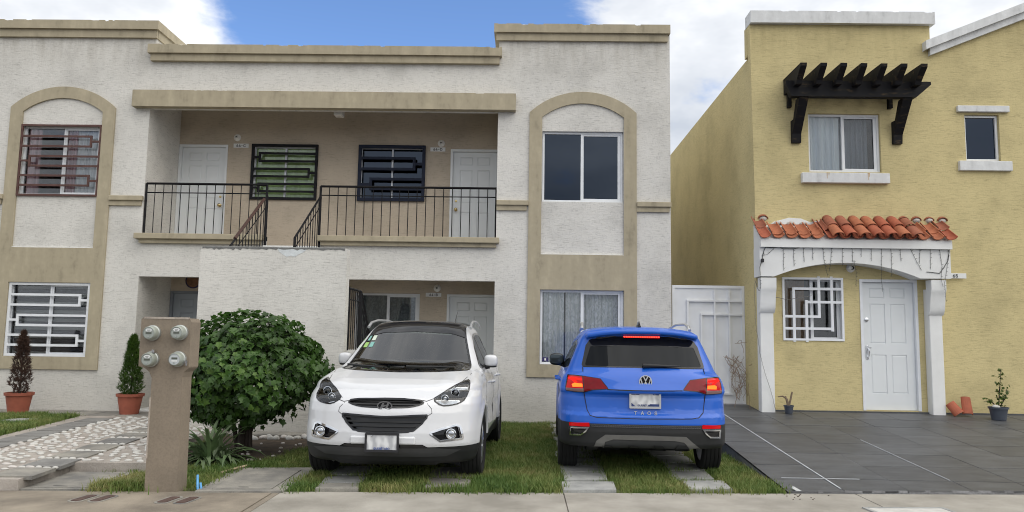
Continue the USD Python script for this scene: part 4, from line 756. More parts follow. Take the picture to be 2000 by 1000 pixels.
hs = thing('hose_end', 'blue plastic hose ends at the right foot of the meter pillar', 'hose', (-3.05, 7.4, 0)); HB = plain('blue_plastic', (.10, .33, .62), .4, .1, 20)
part(hs, 'hose', tube([(-3.07, 7.42, .13), (-3.06, 7.40, .08), (-3.045, 7.37, .03), (-3.03, 7.36, -.02)], .012, 8), HB); part(hs, 'hose', tube([(-3.03, 7.40, .06), (-3.015, 7.38, .02), (-3.01, 7.37, -.02)], .011, 8), HB)
st = thing('stick', 'pale broken stick lying at the hatch edge', 'stick', (-3.0, 8.3, 0)); part(st, 'stick', tube([(-3.12, 8.12, .03), (-3.05, 8.4, .035), (-3.0, 8.62, .03)], .012, 6), plain('dry_wood', (.42, .34, .22), .9, .2, 12))
# ================================================================== plants
def leaf_look(name, ramp, trans=.35, rough=.4):
    return look(name, {'o': ('geometry', {}), 'n': ('noise_texture', {'scale': 7., 'detail': 3.}), 'a': ('math', {'math_type': 'multiply_add', 'value2': .6}), 'r': ('rgb_ramp', {'ramp': ramp}), 'd': ('principled_bsdf', {'roughness': rough, 'specular_ior_level': .4}), 't': ('translucent_bsdf', {}), 'p': ('mix_closure', {'fac': trans})},
                [('o.position', 'n.vector'), ('o.random_per_island', 'a.value1'), ('n.fac', 'a.value3'), ('a.value', 'r.fac'), ('r.color', 'd.base_color'), ('r.color', 't.color'), ('d.BSDF', 'p.closure1'), ('t.BSDF', 'p.closure2')], 'p.closure')
LEAF = leaf_look('bush_leaf', [(.35, (.026, .062, .012)), (.7, (.062, .130, .024)), (1.0, (.12, .21, .04)), (1.15, (.21, .29, .065))])
LEAFS = [leaf_look('bush_leaf_'+n, [(.35, a), (1.1, b)]) for n, a, b in (('dark', (.028, .066, .017), (.06, .125, .028)), ('mid', (.052, .118, .022), (.10, .19, .038)), ('bright', (.10, .19, .035), (.18, .29, .065)))]
BARK = plain('bark', (.045, .034, .026), .9, .3, 20, bump=.6, bscale=60)
LOBE = np.array([(0, -.42), (.18, -.48), (.42, -.34), (.34, -.10), (.56, .06), (.30, .20), (.12, .30), (0, .62), (-.12, .30), (-.30, .20), (-.56, .06), (-.34, -.10), (-.42, -.34), (-.18, -.48)])
def leaf(c, nrm, tip, s, fold=.18):
    n = nrm/np.linalg.norm(nrm); t = tip-n*(tip@n); t /= np.linalg.norm(t)+1e-9; b = np.cross(t, n)
    V = [c+s*(t*.02-n*.02)]+[c+s*(b*x+t*y+n*(fold*abs(x)-.22*y*y)) for x, y in LOBE]; k = len(LOBE)
    return np.array(V), np.array([(0, 1+j, 1+(j+1) % k) for j in range(k)])
bush = thing('round_bush', 'round dense green bush with lobed leaves beside the meter pillar', 'bush', (-3.35, 9.62, 0)); bc = np.array([-3.40, 9.62, 1.02]); rb = np.random.default_rng(77)
def shape(u):                                                       # uneven outline of the crown
    az = math.atan2(u[1], u[0]); low = u[2] < 0
    k = 1+.17*(meshkit.noise(np.array([[u[0]*2.4+5, u[1]*2.4, u[2]*2.4]]), 4)[0]-.5)*2+.10*(meshkit.noise(np.array([[u[0]*7, u[1]*7, u[2]*7+3]]), 9)[0]-.5)*2
    return np.array([.92*u[0], .88*u[1], (.74 if low else .67)*u[2]])*k
LV = []
for _ in range(8000):
    u = rb.standard_normal(3); u /= np.linalg.norm(u)
    if u[2] < -.97: continue
    f = 1-.42*rb.random()**2.2; p = bc+shape(u)*f
    if p[2] < .34+.42*max(0, (p[0]+3.3)/.75) and rb.random() < .85: continue
    nrm = u*np.array([1, 1, .8])+np.array([0, 0, .45])+.45*rb.standard_normal(3); tip = np.array([u[0]*.5, u[1]*.5, -1.0])+.4*rb.standard_normal(3)
    LV.append((p, nrm, tip, rb.uniform(.05, .105)*(1 if f > .8 else .9)))
LV.sort(key=lambda q: (q[0][1]-bc[1])*1.0-q[3]*3)
for k, q in enumerate(LV[:300]): v, f = leaf(*q); part(bush, 'leaf', trimesh.Trimesh(v, f, process=False), LEAFS[[0, 1, 1, 2, 1][k % 5]])
VF = [leaf(*q) for q in LV[300:]]; part(bush, 'foliage', cat(*VF), LEAF, kind='stuff')
for k, (a, b, c_) in enumerate((((-3.47, 9.65, -.02), (-3.47, 9.66, .3), (-3.44, 9.64, .62)), ((-3.41, 9.68, -.02), (-3.39, 9.66, .25), (-3.2, 9.62, .68)), ((-3.52, 9.68, -.02), (-3.57, 9.66, .3), (-3.75, 9.6, .7)), ((-3.345, 9.62, 0), (-3.35, 9.61, .35), (-3.36, 9.6, .6)))):
    part(bush, 'stem', tube([a, b, c_, np.array(c_)+(0, 0, .35)], [.06-.012*k, .05-.01*k, .03, .012], 8), BARK, True)
AG = plain('agave_leaf', (.085, .135, .055), .45, .3, 7); AG2 = plain('agave_leaf_grey', (.12, .165, .085), .5, .25, 7)
ag = thing('spiky_plant', 'low clump of long pointed leaves between the meter pillar and the bush', 'plant', (-3.5, 8.75, 0)); ra = np.random.default_rng(5)
for k in range(120):
    az = ra.uniform(0, 2*np.pi); el = ra.uniform(.12, 1.35); L = ra.uniform(.36, .58)*(.8+.3*math.sin(el)); w = ra.uniform(.022, .036); base = np.array([-3.47+ra.normal(0, .07), 8.78+ra.normal(0, .06), ra.uniform(0, .06)])
    d = np.array([math.cos(az), math.sin(az), 0]); s = np.array([-math.sin(az), math.cos(az), 0]); n = 6; V = []
    for i in range(n+1):
        t = i/n; e = el-.55*t*t*(1.2-el*.5); p = base+L*t*(d*math.cos(e)+np.array([0, 0, 1])*math.sin(e)); ww = w*(.65+1.1*t-1.75*t**2.4)if t < 1 else .0008; ww = max(ww, .0008)
        V += [p-s*ww+np.array([0, 0, ww*.5]), p, p+s*ww+np.array([0, 0, ww*.5])]
    F = []
    for i in range(n):
        a = 3*i; F += [(a, a+1, a+4), (a, a+4, a+3), (a+1, a+2, a+5), (a+1, a+5, a+4)]
    part(ag, 'leaf', trimesh.Trimesh(np.array(V), np.array(F), process=False), AG if k % 3 else AG2, True)
TERRA = plain('terracotta', (.30, .085, .05), .75, .18, 10, bump=.15, bscale=50)
def pot(x, y, z, r0, r1, h, m, label, rim=.045):
    t = thing('flower_pot', label, 'flower pot', (x, y, z)); c = (x, y, z)
    part(t, 'bowl', lathe([(0, 0), (r0, 0), (r1*.95, h-rim), (r1*.90, h-rim), (r1*.86, h-.03), (0, h-.03)], 28, 'z', c), m, 35); part(t, 'rim', lathe([(r1*.95, h-rim), (r1*1.06, h-rim), (r1*1.08, h), (r1*.97, h), (r1*.9, h-.03)], 28, 'z', c), m, 35)
    part(t, 'soil', lathe([(0, h-.028), (r1*.9, h-.029)], 20, 'z', c), SOIL); return c, h
def scale_tuft(rr, c, dirn, L, n=5, w=.004):
    V, F = [], []
    for _ in range(n):
        d = dirn+.45*rr.standard_normal(3); d /= np.linalg.norm(d); s = np.cross(d, rr.standard_normal(3)); s /= np.linalg.norm(s); l = L*rr.uniform(.6, 1.2); k = len(V)
        V += [c-s*w, c+s*w, c+d*l*.6+s*w*.9, c+d*l*.6-s*w*.9, c+d*l]; F += [(k, k+1, k+2), (k, k+2, k+3), (k+3, k+2, k+4)]
    return np.array(V), np.array(F)
def conifer(x, y, z, h, rmax, look_, label, seed, thin=1.0):
    t = thing('conifer', label, 'conifer', (x, y, z)); rr = np.random.default_rng(seed); part(t, 'trunk', tube([(x, y, z-.05), (x+.01, y, z+h*.5), (x, y, z+h*.9)], [.016, .012, .004], 6), BARK)
    VF = []
    for _ in range(int(1500*thin)):
        s = rr.random()**.8; zz = s*h; pr = rmax*min(1, (zz/h)*4+.55)*(1-(zz/h)**1.9)**.8*(.75+.5*meshkit.noise(np.array([[rr.random()*.1+zz*9, seed, 0]]))[0]); az = rr.uniform(0, 2*np.pi); q = rr.random()**.4*pr
        c = np.array([x+q*math.cos(az), y+q*math.sin(az), z+zz]); VF.append(scale_tuft(rr, c, np.array([.55*math.cos(az), .55*math.sin(az), .9]), .065, 5, .0035))
    part(t, 'crown', cat(*VF), look_, kind='stuff')
CON_G = leaf_look('conifer_green', [(.35, (.035, .075, .012)), (.75, (.075, .135, .022)), (1.1, (.13, .19, .035))], .25); CON_B = leaf_look('conifer_dry', [(.35, (.045, .026, .020)), (.8, (.095, .055, .040)), (1.1, (.14, .085, .06))], .15)
c, h = pot(-8.30, 12.72, Z1+.008, .145, .205, .34, TERRA, 'terracotta pot at the far left holding the dried brown conifer'); conifer(c[0], c[1], c[2]+h-.03, 1.02, .17, CON_B, 'dried brown conifer in the leftmost terracotta pot', 21, .75)
c, h = pot(-6.56, 12.93, Z1+.008, .145, .205, .335, TERRA, 'terracotta pot by the left doorway holding the green conifer'); conifer(c[0], c[1], c[2]+h-.03, .98, .185, CON_G, 'green conifer in the terracotta pot by the left doorway', 22, 1.25)
GPOT = plain('grey_plastic', (.055, .065, .085), .45, .15, 10)
px_, pz_ = 7.38, float(dz(12.2)); c, h = pot(px_, 12.2, pz_, .10, .135, .20, GPOT, 'dark grey plastic pot with a leafy plant at the right', .03)
pl = thing('potted_plant', 'small leafy plant in the grey pot against the yellow wall', 'plant', (px_, 12.2, pz_+.17)); rr = np.random.default_rng(9); VF = []
sp = [[(px_, 12.2, pz_+.15), (px_+.03, 12.2, pz_+.45), (px_+.07, 12.2, pz_+.78)], [(px_, 12.2, pz_+.15), (px_-.12, 12.18, pz_+.30), (px_-.24, 12.15, pz_+.28)], [(px_, 12.2, pz_+.15), (px_+.12, 12.2, pz_+.35), (px_+.15, 12.2, pz_+.5)]]
LG = leaf_look('small_leaf', [(.35, (.05, .085, .015)), (.8, (.10, .15, .03)), (1.1, (.17, .20, .05))])
for k, s in enumerate(sp):
    part(pl, 'stem', tube(s, [.010, .007, .003], 6), BARK); S = np.array(s)
    for j in range(70 if k == 0 else 22):
        t = .25+1.75*rr.random(); i = int(t); f = t-i; p = S[i]*(1-f)+S[min(i+1, 2)]*f+rr.normal(0, .028, 3); v, ff = leaf(p, np.array([0, -.6, 1])+.6*rr.standard_normal(3), np.array([rr.normal(), rr.normal(), -.4]), rr.uniform(.035, .06), .1); VF.append((v, ff))
part(pl, 'foliage', cat(*VF), LG, kind='stuff'); solo('white_stone', pebble(px_-.07, 12.14, pz_+.205, .055, .035, .03, -.4, 2), STONE_W, 'white stone lying on the soil of the grey pot', 'stone', (px_, 12.1, pz_), smooth=True)
dx_, dyz = 4.235, float(dz(12.52)); c, h = pot(dx_, 12.46, dyz, .055, .075, .13, GPOT, 'small dark pot with dry stalks by the left porch pilaster', .02)
ds = thing('dry_plant', 'dead stalks in the small pot by the left porch pilaster', 'plant', (dx_, 12.46, dyz+.1)); DRY = plain('dry_stalk', (.20, .15, .10), .9, .3, 20)
for q in ([(0, 0, .10), (-.02, 0, .22), (-.09, 0, .27), (-.17, 0, .26)], [(0, 0, .10), (.03, 0, .22), (.06, 0, .34)], [(-.01, 0, .10), (-.03, 0, .2), (-.05, 0, .27)]): part(ds, 'stalk', tube([np.array(a)+(dx_, 12.46, dyz) for a in q], [.016, .016, .014, .008][:len(q)], 7), DRY, True)
for k, (x, y, rz, tl, lab) in enumerate(((6.93, 12.60, .5, .30, 'fallen roof tile lying askew by the right pilaster'), (7.06, 12.60, -.12, .42, 'fallen roof tile leaning upright against the yellow wall'))):
    m = barrel(0, 0, 0, .10, tl*.62, .085, .075, True, .014); m = turned(m, -rz, (0, 1, 0)); solo('fallen_tile', moved(m, (x, y-.12, float(dz(12.5))+.03)), TILE[0], lab, 'roof tile', (x, y, .33))
db = random.Random(4)
for k in range(14): solo('debris', pebble(db.uniform(2.5, 3.0), db.uniform(7.42, 7.70), .004, db.uniform(.004, .012), db.uniform(.004, .008), .004, db.uniform(0, 3), 0), SOIL, 'crumb of dark soil on the sidewalk at the drive corner', 'debris', (2.7, 7.6, 0), group='crumbs of soil on the sidewalk')
solo('paper_scrap', turned(bx(2.66, 2.74, 7.76, 7.80, .02, .045), .5, (0, 1, 0), (2.7, 7.78, .03)), SIGNW, 'white scrap of plastic at the drive corner', 'litter', (2.7, 7.78, 0))
# ================================================================== cars: body surfaces as smooth fields, panels laid on them
def smax(a, b, k): h = np.maximum(k-np.abs(a-b), 0)/k; return np.maximum(a, b)+h*h*k*.25
def smin(a, b, k): return -smax(-a, -b, k)
def grad(f, P, e=2e-3):
    g = np.stack([f(*(P+d).T)-f(*(P-d).T) for d in (np.eye(3)*e)], 1); return g/(np.linalg.norm(g, axis=1, keepdims=True)+1e-12)
def nets(f, lo, hi, h, its=4):
    """Smooth field -> mesh with its points on the surface."""
    ax = [np.arange(a, b+h, h) for a, b in zip(lo, hi)]; S = f(*np.meshgrid(*ax, indexing='ij')); ins = S < 0; n = S.shape
    acc = np.zeros((n[0]-1, n[1]-1, n[2]-1, 3)); cnt = np.zeros((n[0]-1, n[1]-1, n[2]-1)); quads = []
    for d in range(3):
        sl0 = [slice(None)]*3; sl1 = [slice(None)]*3; sl0[d] = slice(0, -1); sl1[d] = slice(1, None)
        a, b = S[tuple(sl0)], S[tuple(sl1)]; cr = (a < 0) != (b < 0); I = np.argwhere(cr); t = a[cr]/(a[cr]-b[cr])
        P = I.astype(float); P[:, d] += t; o1, o2 = (d+1) % 3, (d+2) % 3; ok = (I[:, o1] > 0) & (I[:, o2] > 0) & (I[:, o1] < n[o1]-1) & (I[:, o2] < n[o2]-1)
        I, P = I[ok], P[ok]; flip = a[cr][ok] < 0; cells = []
        for s1, s2 in ((0, 0), (-1, 0), (-1, -1), (0, -1)):
            J = I.copy(); J[:, o1] += s1; J[:, o2] += s2; np.add.at(acc, tuple(J.T), P); np.add.at(cnt, tuple(J.T), 1); cells.append(J)
        C = np.stack(cells, 1); C[~flip] = C[~flip][:, ::-1]; quads.append(C)
    ids = -np.ones(cnt.shape, int); m = cnt > 0; ids[m] = np.arange(m.sum()); V = acc[m]/cnt[m][:, None]*h+np.array([a[0] for a in ax])
    Q = np.concatenate(quads); Q = ids[tuple(Q.reshape(-1, 3).T)].reshape(-1, 4); F = np.vstack([Q[:, [0, 1, 2]], Q[:, [0, 2, 3]]])
    for _ in range(its):
        g = np.stack([f(*(V+d).T)-f(*(V-d).T) for d in (np.eye(3)*2e-3)], 1)/4e-3; V = V-np.clip(f(*V.T)/(np.sum(g*g, 1)+1e-9), -h/2, h/2)[:, None]*g
    return V, F
class Car:
    def __init__(s, f, loc, rz, path): s.f, s.loc, s.rz, s.path = f, np.array(loc, float), math.radians(rz), path
    def to_local(s, p, vec=False):
        p = np.asarray(p, float)-(0 if vec else s.loc); c, n = math.cos(-s.rz), math.sin(-s.rz); return np.array([c*p[0]-n*p[1], n*p[0]+c*p[1], p[2]])
    def hit(s, px, py):
        """The point of the body surface seen at a picture point, in the car's own space."""
        o, d = s.to_local(CAM), s.to_local(ray(px, py), True); d = d/np.linalg.norm(d); t, best = 5.0, (9, 0)
        for _ in range(400):
            v = float(s.f(*(o+d*t)[:, None])[0]); best = min(best, (v, t))
            if v < .001 or t > 14: break
            t += min(max(v*.6, .0015), .2)
        return o+d*best[1]
    def xz(s, *pts): return [tuple(s.hit(*q)[[0, 2]]) for q in pts]
    def march(s, A, B, axis, sgn=1):
        """Depth of the surface along the axis for points (A, B) of the other two axes."""
        t = np.full(len(A), -.3 if axis == 1 else -1.3); done = np.zeros(len(A), bool)
        def at(t): return s.f(A, t, B) if axis == 1 else s.f(-t*sgn, A, B)
        lo = t.copy()
        for _ in range(220):
            v = at(t); done |= v < 0; lo = np.where(done, lo, t); t = np.where(done, t, t+np.clip(v*.7, .004, .1))
            if done.all(): break
        hi = t.copy()
        for _ in range(18):
            m = (lo+hi)/2; v = at(m) < 0; hi = np.where(v, m, hi); lo = np.where(v, lo, m)
        return hi
    def panel(s, poly, off=.003, thick=.012, axis=1, sgn=1, step=.035):
        """A sheet cut to an outline (x, z), or (y, z) for the flank, laid on the body, off metres proud of it."""
        out = []
        for g in getattr(poly, 'geoms', [poly]):
            if g.geom_type != 'Polygon' or g.area < 1e-6: continue
            g = g.simplify(.0006)
            if g.geom_type != 'Polygon' or g.is_empty or g.area < 1e-6: continue
            g = sg.polygon.orient(g.segmentize(step)); b = g.bounds; v2, f2 = None, None
            gx, gy = np.meshgrid(np.arange(b[0]+step*.37, b[2], step), np.arange(b[1]+step*.41, b[3], step)); pin = np.c_[gx.ravel(), gy.ravel()]
            inner = g.buffer(-step*.35); pin = pin[shapely.contains_xy(inner, pin[:, 0], pin[:, 1])] if not inner.is_empty else pin[:0]
            ring = [np.array(r_.coords)[:-1] for r_ in [g.exterior, *g.interiors]]; v2 = np.vstack(ring+[pin]); v2 = np.unique(v2.round(6), axis=0)
            from scipy.spatial import Delaunay
            f2 = Delaunay(v2).simplices; c = v2[f2].mean(1); gb = g.buffer(1e-5); f2 = f2[shapely.contains_xy(gb, c[:, 0], c[:, 1])]
            a, bb, cc = v2[f2[:, 0]], v2[f2[:, 1]], v2[f2[:, 2]]; ar = (bb-a)[:, 0]*(cc-a)[:, 1]-(bb-a)[:, 1]*(cc-a)[:, 0]; f2 = f2[np.abs(ar) > 1e-9]; ar = ar[np.abs(ar) > 1e-9]; f2[ar < 0] = f2[ar < 0][:, ::-1]
            d = s.march(v2[:, 0], v2[:, 1], axis, sgn); P = np.c_[v2[:, 0], d, v2[:, 1]] if axis == 1 else np.c_[-d*sgn, v2[:, 0], v2[:, 1]]
            n = grad(s.f, P); ft = P+n*off; bk = P+n*(off-thick); N = len(v2)
            if axis == 0 and sgn < 0: f2 = f2[:, ::-1]
            E = np.sort(np.vstack([f2[:, [0, 1]], f2[:, [1, 2]], f2[:, [2, 0]]]), 1); ue, ct = np.unique(E, axis=0, return_counts=True); rim = ue[ct == 1]
            fs = np.vstack([f2, f2[:, ::-1]+N, np.c_[rim[:, 0], rim[:, 1], rim[:, 1]+N], np.c_[rim[:, 0], rim[:, 1]+N, rim[:, 0]+N]]); nn = np.vstack([n, -n])
            out.append((np.vstack([ft, bk]), fs, nn))
        V, F, Nn, k = [], [], [], 0
        for v, f, n in out: V.append(v); F.append(f+k); Nn.append(n); k += len(v)
        return np.vstack(V), np.vstack(F), np.vstack(Nn)
    def lay(s, parent, name, poly, mat, off=.003, thick=.012, axis=1, sgn=1, step=.035, label=None):
        v, f, n = s.panel(poly, off, thick, axis, sgn, step); return part(parent, name, (v, f), mat, normals=n, label=label)
    def seam(s, parent, pts, mat, w=.007, off=.0012, axis=1, sgn=1, name='seam'):
        return s.lay(parent, name, sg.LineString(pts).buffer(w/2), mat, off, .004, axis, sgn, .05)
def mir(p): return sa.scale(p, -1, 1, origin=(0, 0))
def smooth_poly(pts, it=2):
    p = np.array(pts, float)
    for _ in range(it): q = np.roll(p, -1, 0); p = np.stack([p*.75+q*.25, p*.25+q*.75], 1).reshape(-1, 2)
    return sg.Polygon(p).buffer(0)
def paint(name, c, metal=.0, rough=.35, coat=1.0):
    return look(name, {'g': ('geometry', {}), 'n': ('noise_texture', {'scale': 2.2, 'detail': 4.}), 'r': ('map_range', {'from_min': .3, 'from_max': .7, 'to_min': rough-.05, 'to_max': rough+.07}),
                       'p': ('principled_bsdf', {'base_color': c, 'metallic': metal, 'coat_weight': coat, 'coat_roughness': .035, 'specular_ior_level': .4})}, [('g.position', 'n.vector'), ('n.fac', 'r.value'), ('r.result', 'p.roughness')])
P_WHITE = paint('white_paint', (.62, .63, .65)); P_BLUE = paint('blue_paint', (.0, .092, .50), .0, .45, .6)
BLK = plain('black_plastic', (.013, .0135, .0145), .55, .15, 12, bump=.1, bscale=200); GLOSS = plain('gloss_black', (.008, .008, .009), .06, .1, 5); RUB = plain('tyre_rubber', (.010, .010, .010), .8, .25, 14, bump=.2, bscale=120)
DGREY = plain('dark_grey_plastic', (.040, .041, .043), .5, .1, 10); SILV = plain('silver_plastic', (.15, .147, .14), .45, .1, 10, metallic=.3); RAILS = plain('rail_silver', (.5, .51, .52), .35, .05, 10, metallic=.6); RIMM = plain('alloy', (.50, .51, .53), .28, .05, 10, metallic=.9); SATIN = plain('satin_silver', (.70, .71, .72), .3, .04, 10, metallic=.85)
WIND = pane_look('windscreen', (.66, .74, .70), 1.5, .06); PRIV = pane_look('privacy_glass', (.05, .055, .06), 1.45, .0, (.55, .58, .62)); LAMPG = pane_look('lamp_cover', (.86, .88, .90), 1.45, .02)
SEAT = plain('seat_cloth', (.10, .105, .11), .9, .15, 10); SEAML = plain('panel_gap', (.02, .02, .022), .8); REFL = plain('lamp_reflector', (.55, .57, .60), .12, .1, 20, metallic=1.0); LAMPD = plain('lamp_dark', (.55, .57, .60), .3, .3, 12, metallic=.2)
AMBER = plain('amber_lens', (.55, .22, .04), .2); NAVY = plain('plate_navy', (.03, .05, .16), .4)
PLATE = look('plate_white', {'g': ('geometry', {}), 'm': ('mapping', {'scale': (16, 1, 9)}), 'n': ('noise_texture', {'scale': 1.2, 'detail': .5}), 'r': ('rgb_ramp', {'ramp': [(.36, (.42, .43, .45)), (.62, (.70, .71, .72))]}), 'p': ('principled_bsdf', {'roughness': .4})}, [('g.position', 'm.vector'), ('m.vector', 'n.vector'), ('n.fac', 'r.fac'), ('r.color', 'p.base_color')])
def tyre_mesh(r, w, rim):
    hw = w/2; p = [(rim, -hw*.82), (rim+.03, -hw*.98), (r-.045, -hw), (r-.016, -hw*.93)]
    for a, b in ((-.80, -.62), (-.56, -.22), (-.17, .17), (.22, .56), (.62, .80)): p += [(r-.002, hw*a), (r, hw*(a+.03)), (r, hw*(b-.03)), (r-.002, hw*b), (r-.010, hw*(b+.01)), (r-.010, hw*(b+.04))]
    p += [(r-.016, hw*.93), (r-.045, hw), (rim+.03, hw*.98), (rim, hw*.82)]; return lathe(p, 56, 'x')
def wheel(parent, x, y, z, r=.345, w=.225, out=1, rimr=.235):
    wp = numbered(parent, 'wheel'); UsdGeom.Xform.Define(stage, wp); at = np.array([x, y, z])
    part(wp, 'tyre', moved(tyre_mesh(r, w, rimr), at), RUB, 35)
    o = out*w*.36; ms = [lathe([(rimr, -w*.4), (rimr-.012, -w*.4), (rimr-.014, w*.38), (rimr, w*.40)], 40, 'x'), lathe([(0, o+out*.012), (.05, o+out*.008), (.07, o-out*.02), (0, o-out*.03)], 20, 'x')]
    for k in range(5):
        for e in (-.16, .16):
            a = 2*math.pi*k/5+.3; c0, s0, c1, s1 = math.cos(a+e*.9), math.sin(a+e*.9), math.cos(a+e), math.sin(a+e)
            ms.append(tube([(o, c0*.05, s0*.05), (o+out*.004, c1*.14, s1*.14), (o-out*.012, c1*(rimr-.008), s1*(rimr-.008))], [.017, .015, .017], 6))
    part(wp, 'rim', moved(cat(*ms), at), RIMM, 40); part(wp, 'brake_disc', moved(lathe([(.0, o-out*.07), (.16, o-out*.07), (.16, o-out*.09), (0, o-out*.09)], 24, 'x'), at), DGREY)
def cut_body(V, F, f, holes, levels=3):
    """Takes the faces inside the outlines out of the body, splitting faces along the cut; holes: (outline, axis, test)."""
    for lv in range(levels+1):
        c = V[F].mean(1); drop = np.zeros(len(F), bool); cross = np.zeros(len(F), bool)
        for poly, axis, test in holes:
            ok = test(c); k = [0, 2] if axis == 1 else [1, 2]; ins = shapely.contains_xy(poly, V[:, k[0]], V[:, k[1]])[F]; cin = shapely.contains_xy(poly, c[:, k[0]], c[:, k[1]])
            full, none = ins.all(1) & cin, ~(ins.any(1) | cin); near = ok & ~full & ~none
            if lv == 0: near |= ok & none & (shapely.distance(poly, shapely.points(c[:, k])) < .03)
            cross |= near; drop |= ok & (full | ((ins.sum(1) >= 2) & (lv == levels)))
        if lv == levels: return V, F[~drop]
        cross &= ~drop; S, R = F[cross], F[~cross & ~drop]; E = np.sort(np.vstack([S[:, [0, 1]], S[:, [1, 2]], S[:, [2, 0]]]), 1); ue, inv = np.unique(E, axis=0, return_inverse=True); inv = inv.ravel()
        M = V[ue].mean(1); n = len(V); V = np.vstack([V, M]); m = len(S); a, b, d = inv[:m]+n, inv[m:2*m]+n, inv[2*m:]+n
        F = np.vstack([R, np.c_[S[:, 0], a, d], np.c_[S[:, 1], b, a], np.c_[S[:, 2], d, b], np.c_[a, b, d]])
def split_z(V, F, h, y0=0, sl=0.0):
    """Cuts the mesh along the plane z = h + sl (y - y0): (above, below)."""
    m = trimesh.Trimesh(V, F, process=False); n = np.array([0, -sl, 1.0]); n /= np.linalg.norm(n); o = np.array([0, y0, h])
    a = trimesh.intersections.slice_mesh_plane(m, n, o); b = trimesh.intersections.slice_mesh_plane(m, -n, o); return a, b
def ell(c, s, e=.5, sub=3):
    m = trimesh.creation.icosphere(sub); v = np.array(m.vertices); v = np.sign(v)*np.abs(v)**e; v /= np.abs(v).max(); return trimesh.Trimesh(v*np.array(s)+np.array(c), m.faces, process=False)
def interior(P, yw, zs, z0, side, seats=True):
    """Dashboard, wheel and front seats; side = +1 puts the steering wheel at +x."""
    part(P, 'dashboard', ell((0, yw, zs-.08), (.62, .22, .12), .6), DGREY, True)
def clip_interp(x, xp, fp): return np.interp(x, xp, fp)

# ------------------------------------------------------------------ the white car (seen from the front)
def ix_f(x, y, z):
    X = np.abs(x); wf, wr = (.88, .345), (3.52, .345)
    arch_ = sum(.022*np.exp(-((np.hypot(y-a, z-b)-.41)/.06)**2) for a, b in (wf, wr))
    w = .905-.62*np.maximum(z-.8, 0)**2-1.1*np.maximum(.45-z, 0)**2-.10*np.maximum(y-3.3, 0)**2-.014*np.exp(-((z-.62)/.10)**2)*np.clip((y-1.2)/.4, 0, 1)*np.clip((3.2-y)/.4, 0, 1)+arch_
    side = X-w
    yf = .80*(1-(1-np.clip(X/.945, 0, .9999)**2.7)**(1/2.7)); p = clip_interp(z, [.18, .25, .33, .42, .52, .62, .72, .80, .86, .92], [.20, .10, .04, .0, .0, .018, .03, .055, .11, .24])
    front = (yf+p-y)*.80
    h = clip_interp(y, [0, .1, .25, .5, .8, 1.1, 1.4, 2.5, 3.6, 4.41], [.79, .86, .945, 1.03, 1.095, 1.145, 1.165, 1.17, 1.20, 1.18])-.075*np.clip(X/.9, 0, 1.1)**3+.014*np.exp(-((X-.56)/.10)**2)*np.clip(y*2, 0, 1)
    topf = (z-h)*.93; rear = (y-(4.40-.25*np.clip(X/.9, 0, 1)**3-.10*np.abs(z-.7)))*.9; bot = .19+.02*(X > .5)-z
    low = smax(smax(smax(front, topf, .09), side, .10), smax(rear, bot, .05), .05)
    ws = (1.03+(z-1.08)*1.62+.24*np.clip(X/.72, 0, 1.2)**2-y)*.52
    rf = z-(clip_interp(y, [1.5, 1.8, 2.1, 2.5, 3.0, 3.5, 4.0, 4.3], [1.575, 1.63, 1.662, 1.675, 1.665, 1.635, 1.585, 1.54])-.055*np.clip(X/.62, 0, 1.3)**2.5)
    gs = (X-(.825-.455*(z-1.08)-.06*np.maximum(y-2.6, 0)**2))*.93; gr = (y-(4.28-.62*(z-1.1)))*.8
    gh = smax(smax(smax(ws, rf, .07), gs, .07), smax(gr, .95-z, .05), .06)
    d = smin(low, gh, .045)
    for a, b in (wf, wr): d = smax(d, -np.maximum(np.hypot(y-a, z-b)-.385, .60-X), .014)
    return d
IL, IR = (-1.355, 7.60, .0), -2.1
ixp = thing('white_car', 'white compact SUV with black glass roof parked nose towards the street', 'car', IL, rotz=IR)
ix = Car(ix_f, IL, IR, ixp)
def zp(*pts): return [(590+a/2.941, 600+b/2.941) for a, b in pts]     # picture points read off an enlarged view
def sym(poly): return unary_union([poly, mir(poly)])
V, F = nets(ix_f, (-1.02, -.08, .12), (1.02, 4.5, 1.74), .024)
ws_in = sg.Polygon([(-.70, 1.105), (0, 1.095), (.70, 1.105), (.69, 1.15), (.578, 1.46), (.55, 1.50), (0, 1.525), (-.55, 1.50), (-.578, 1.46), (-.69, 1.15)])
ws_out = sg.Polygon([(-.722, 1.105), (-.4, 1.088), (0, 1.08), (.4, 1.088), (.722, 1.105), (.712, 1.15), (.600, 1.46), (.57, 1.572), (.3, 1.59), (0, 1.595), (-.3, 1.59), (-.57, 1.572), (-.600, 1.46), (-.712, 1.15)])
hl_r = smooth_poly(ix.xz(*zp((752, 530), (790, 508), (860, 460), (950, 417), (963, 430), (960, 462), (938, 528), (900, 552), (850, 563), (800, 566))), 1); hl_r = hl_r.buffer(.004)
ug = smooth_poly(ix.xz(*zp((258, 541), (300, 532), (380, 528), (480, 527), (580, 528), (660, 532), (703, 541), (670, 562), (600, 575), (480, 578), (360, 574), (300, 563))), 1)
ug = unary_union([ug, mir(ug)]).buffer(.001)
lg = sg.Polygon(ix.xz(*zp((225, 618), (480, 628), (725, 618), (690, 670), (640, 712), (560, 720), (475, 722), (400, 720), (320, 712), (268, 672)))); lg = lg.buffer(-.01).buffer(.01); lg = lg.union(mir(lg))
fg_r = sg.Polygon(ix.xz(*zp((728, 724), (800, 700), (885, 676), (908, 684), (918, 720), (924, 755), (860, 764), (792, 771)))).buffer(-.012).buffer(.012)
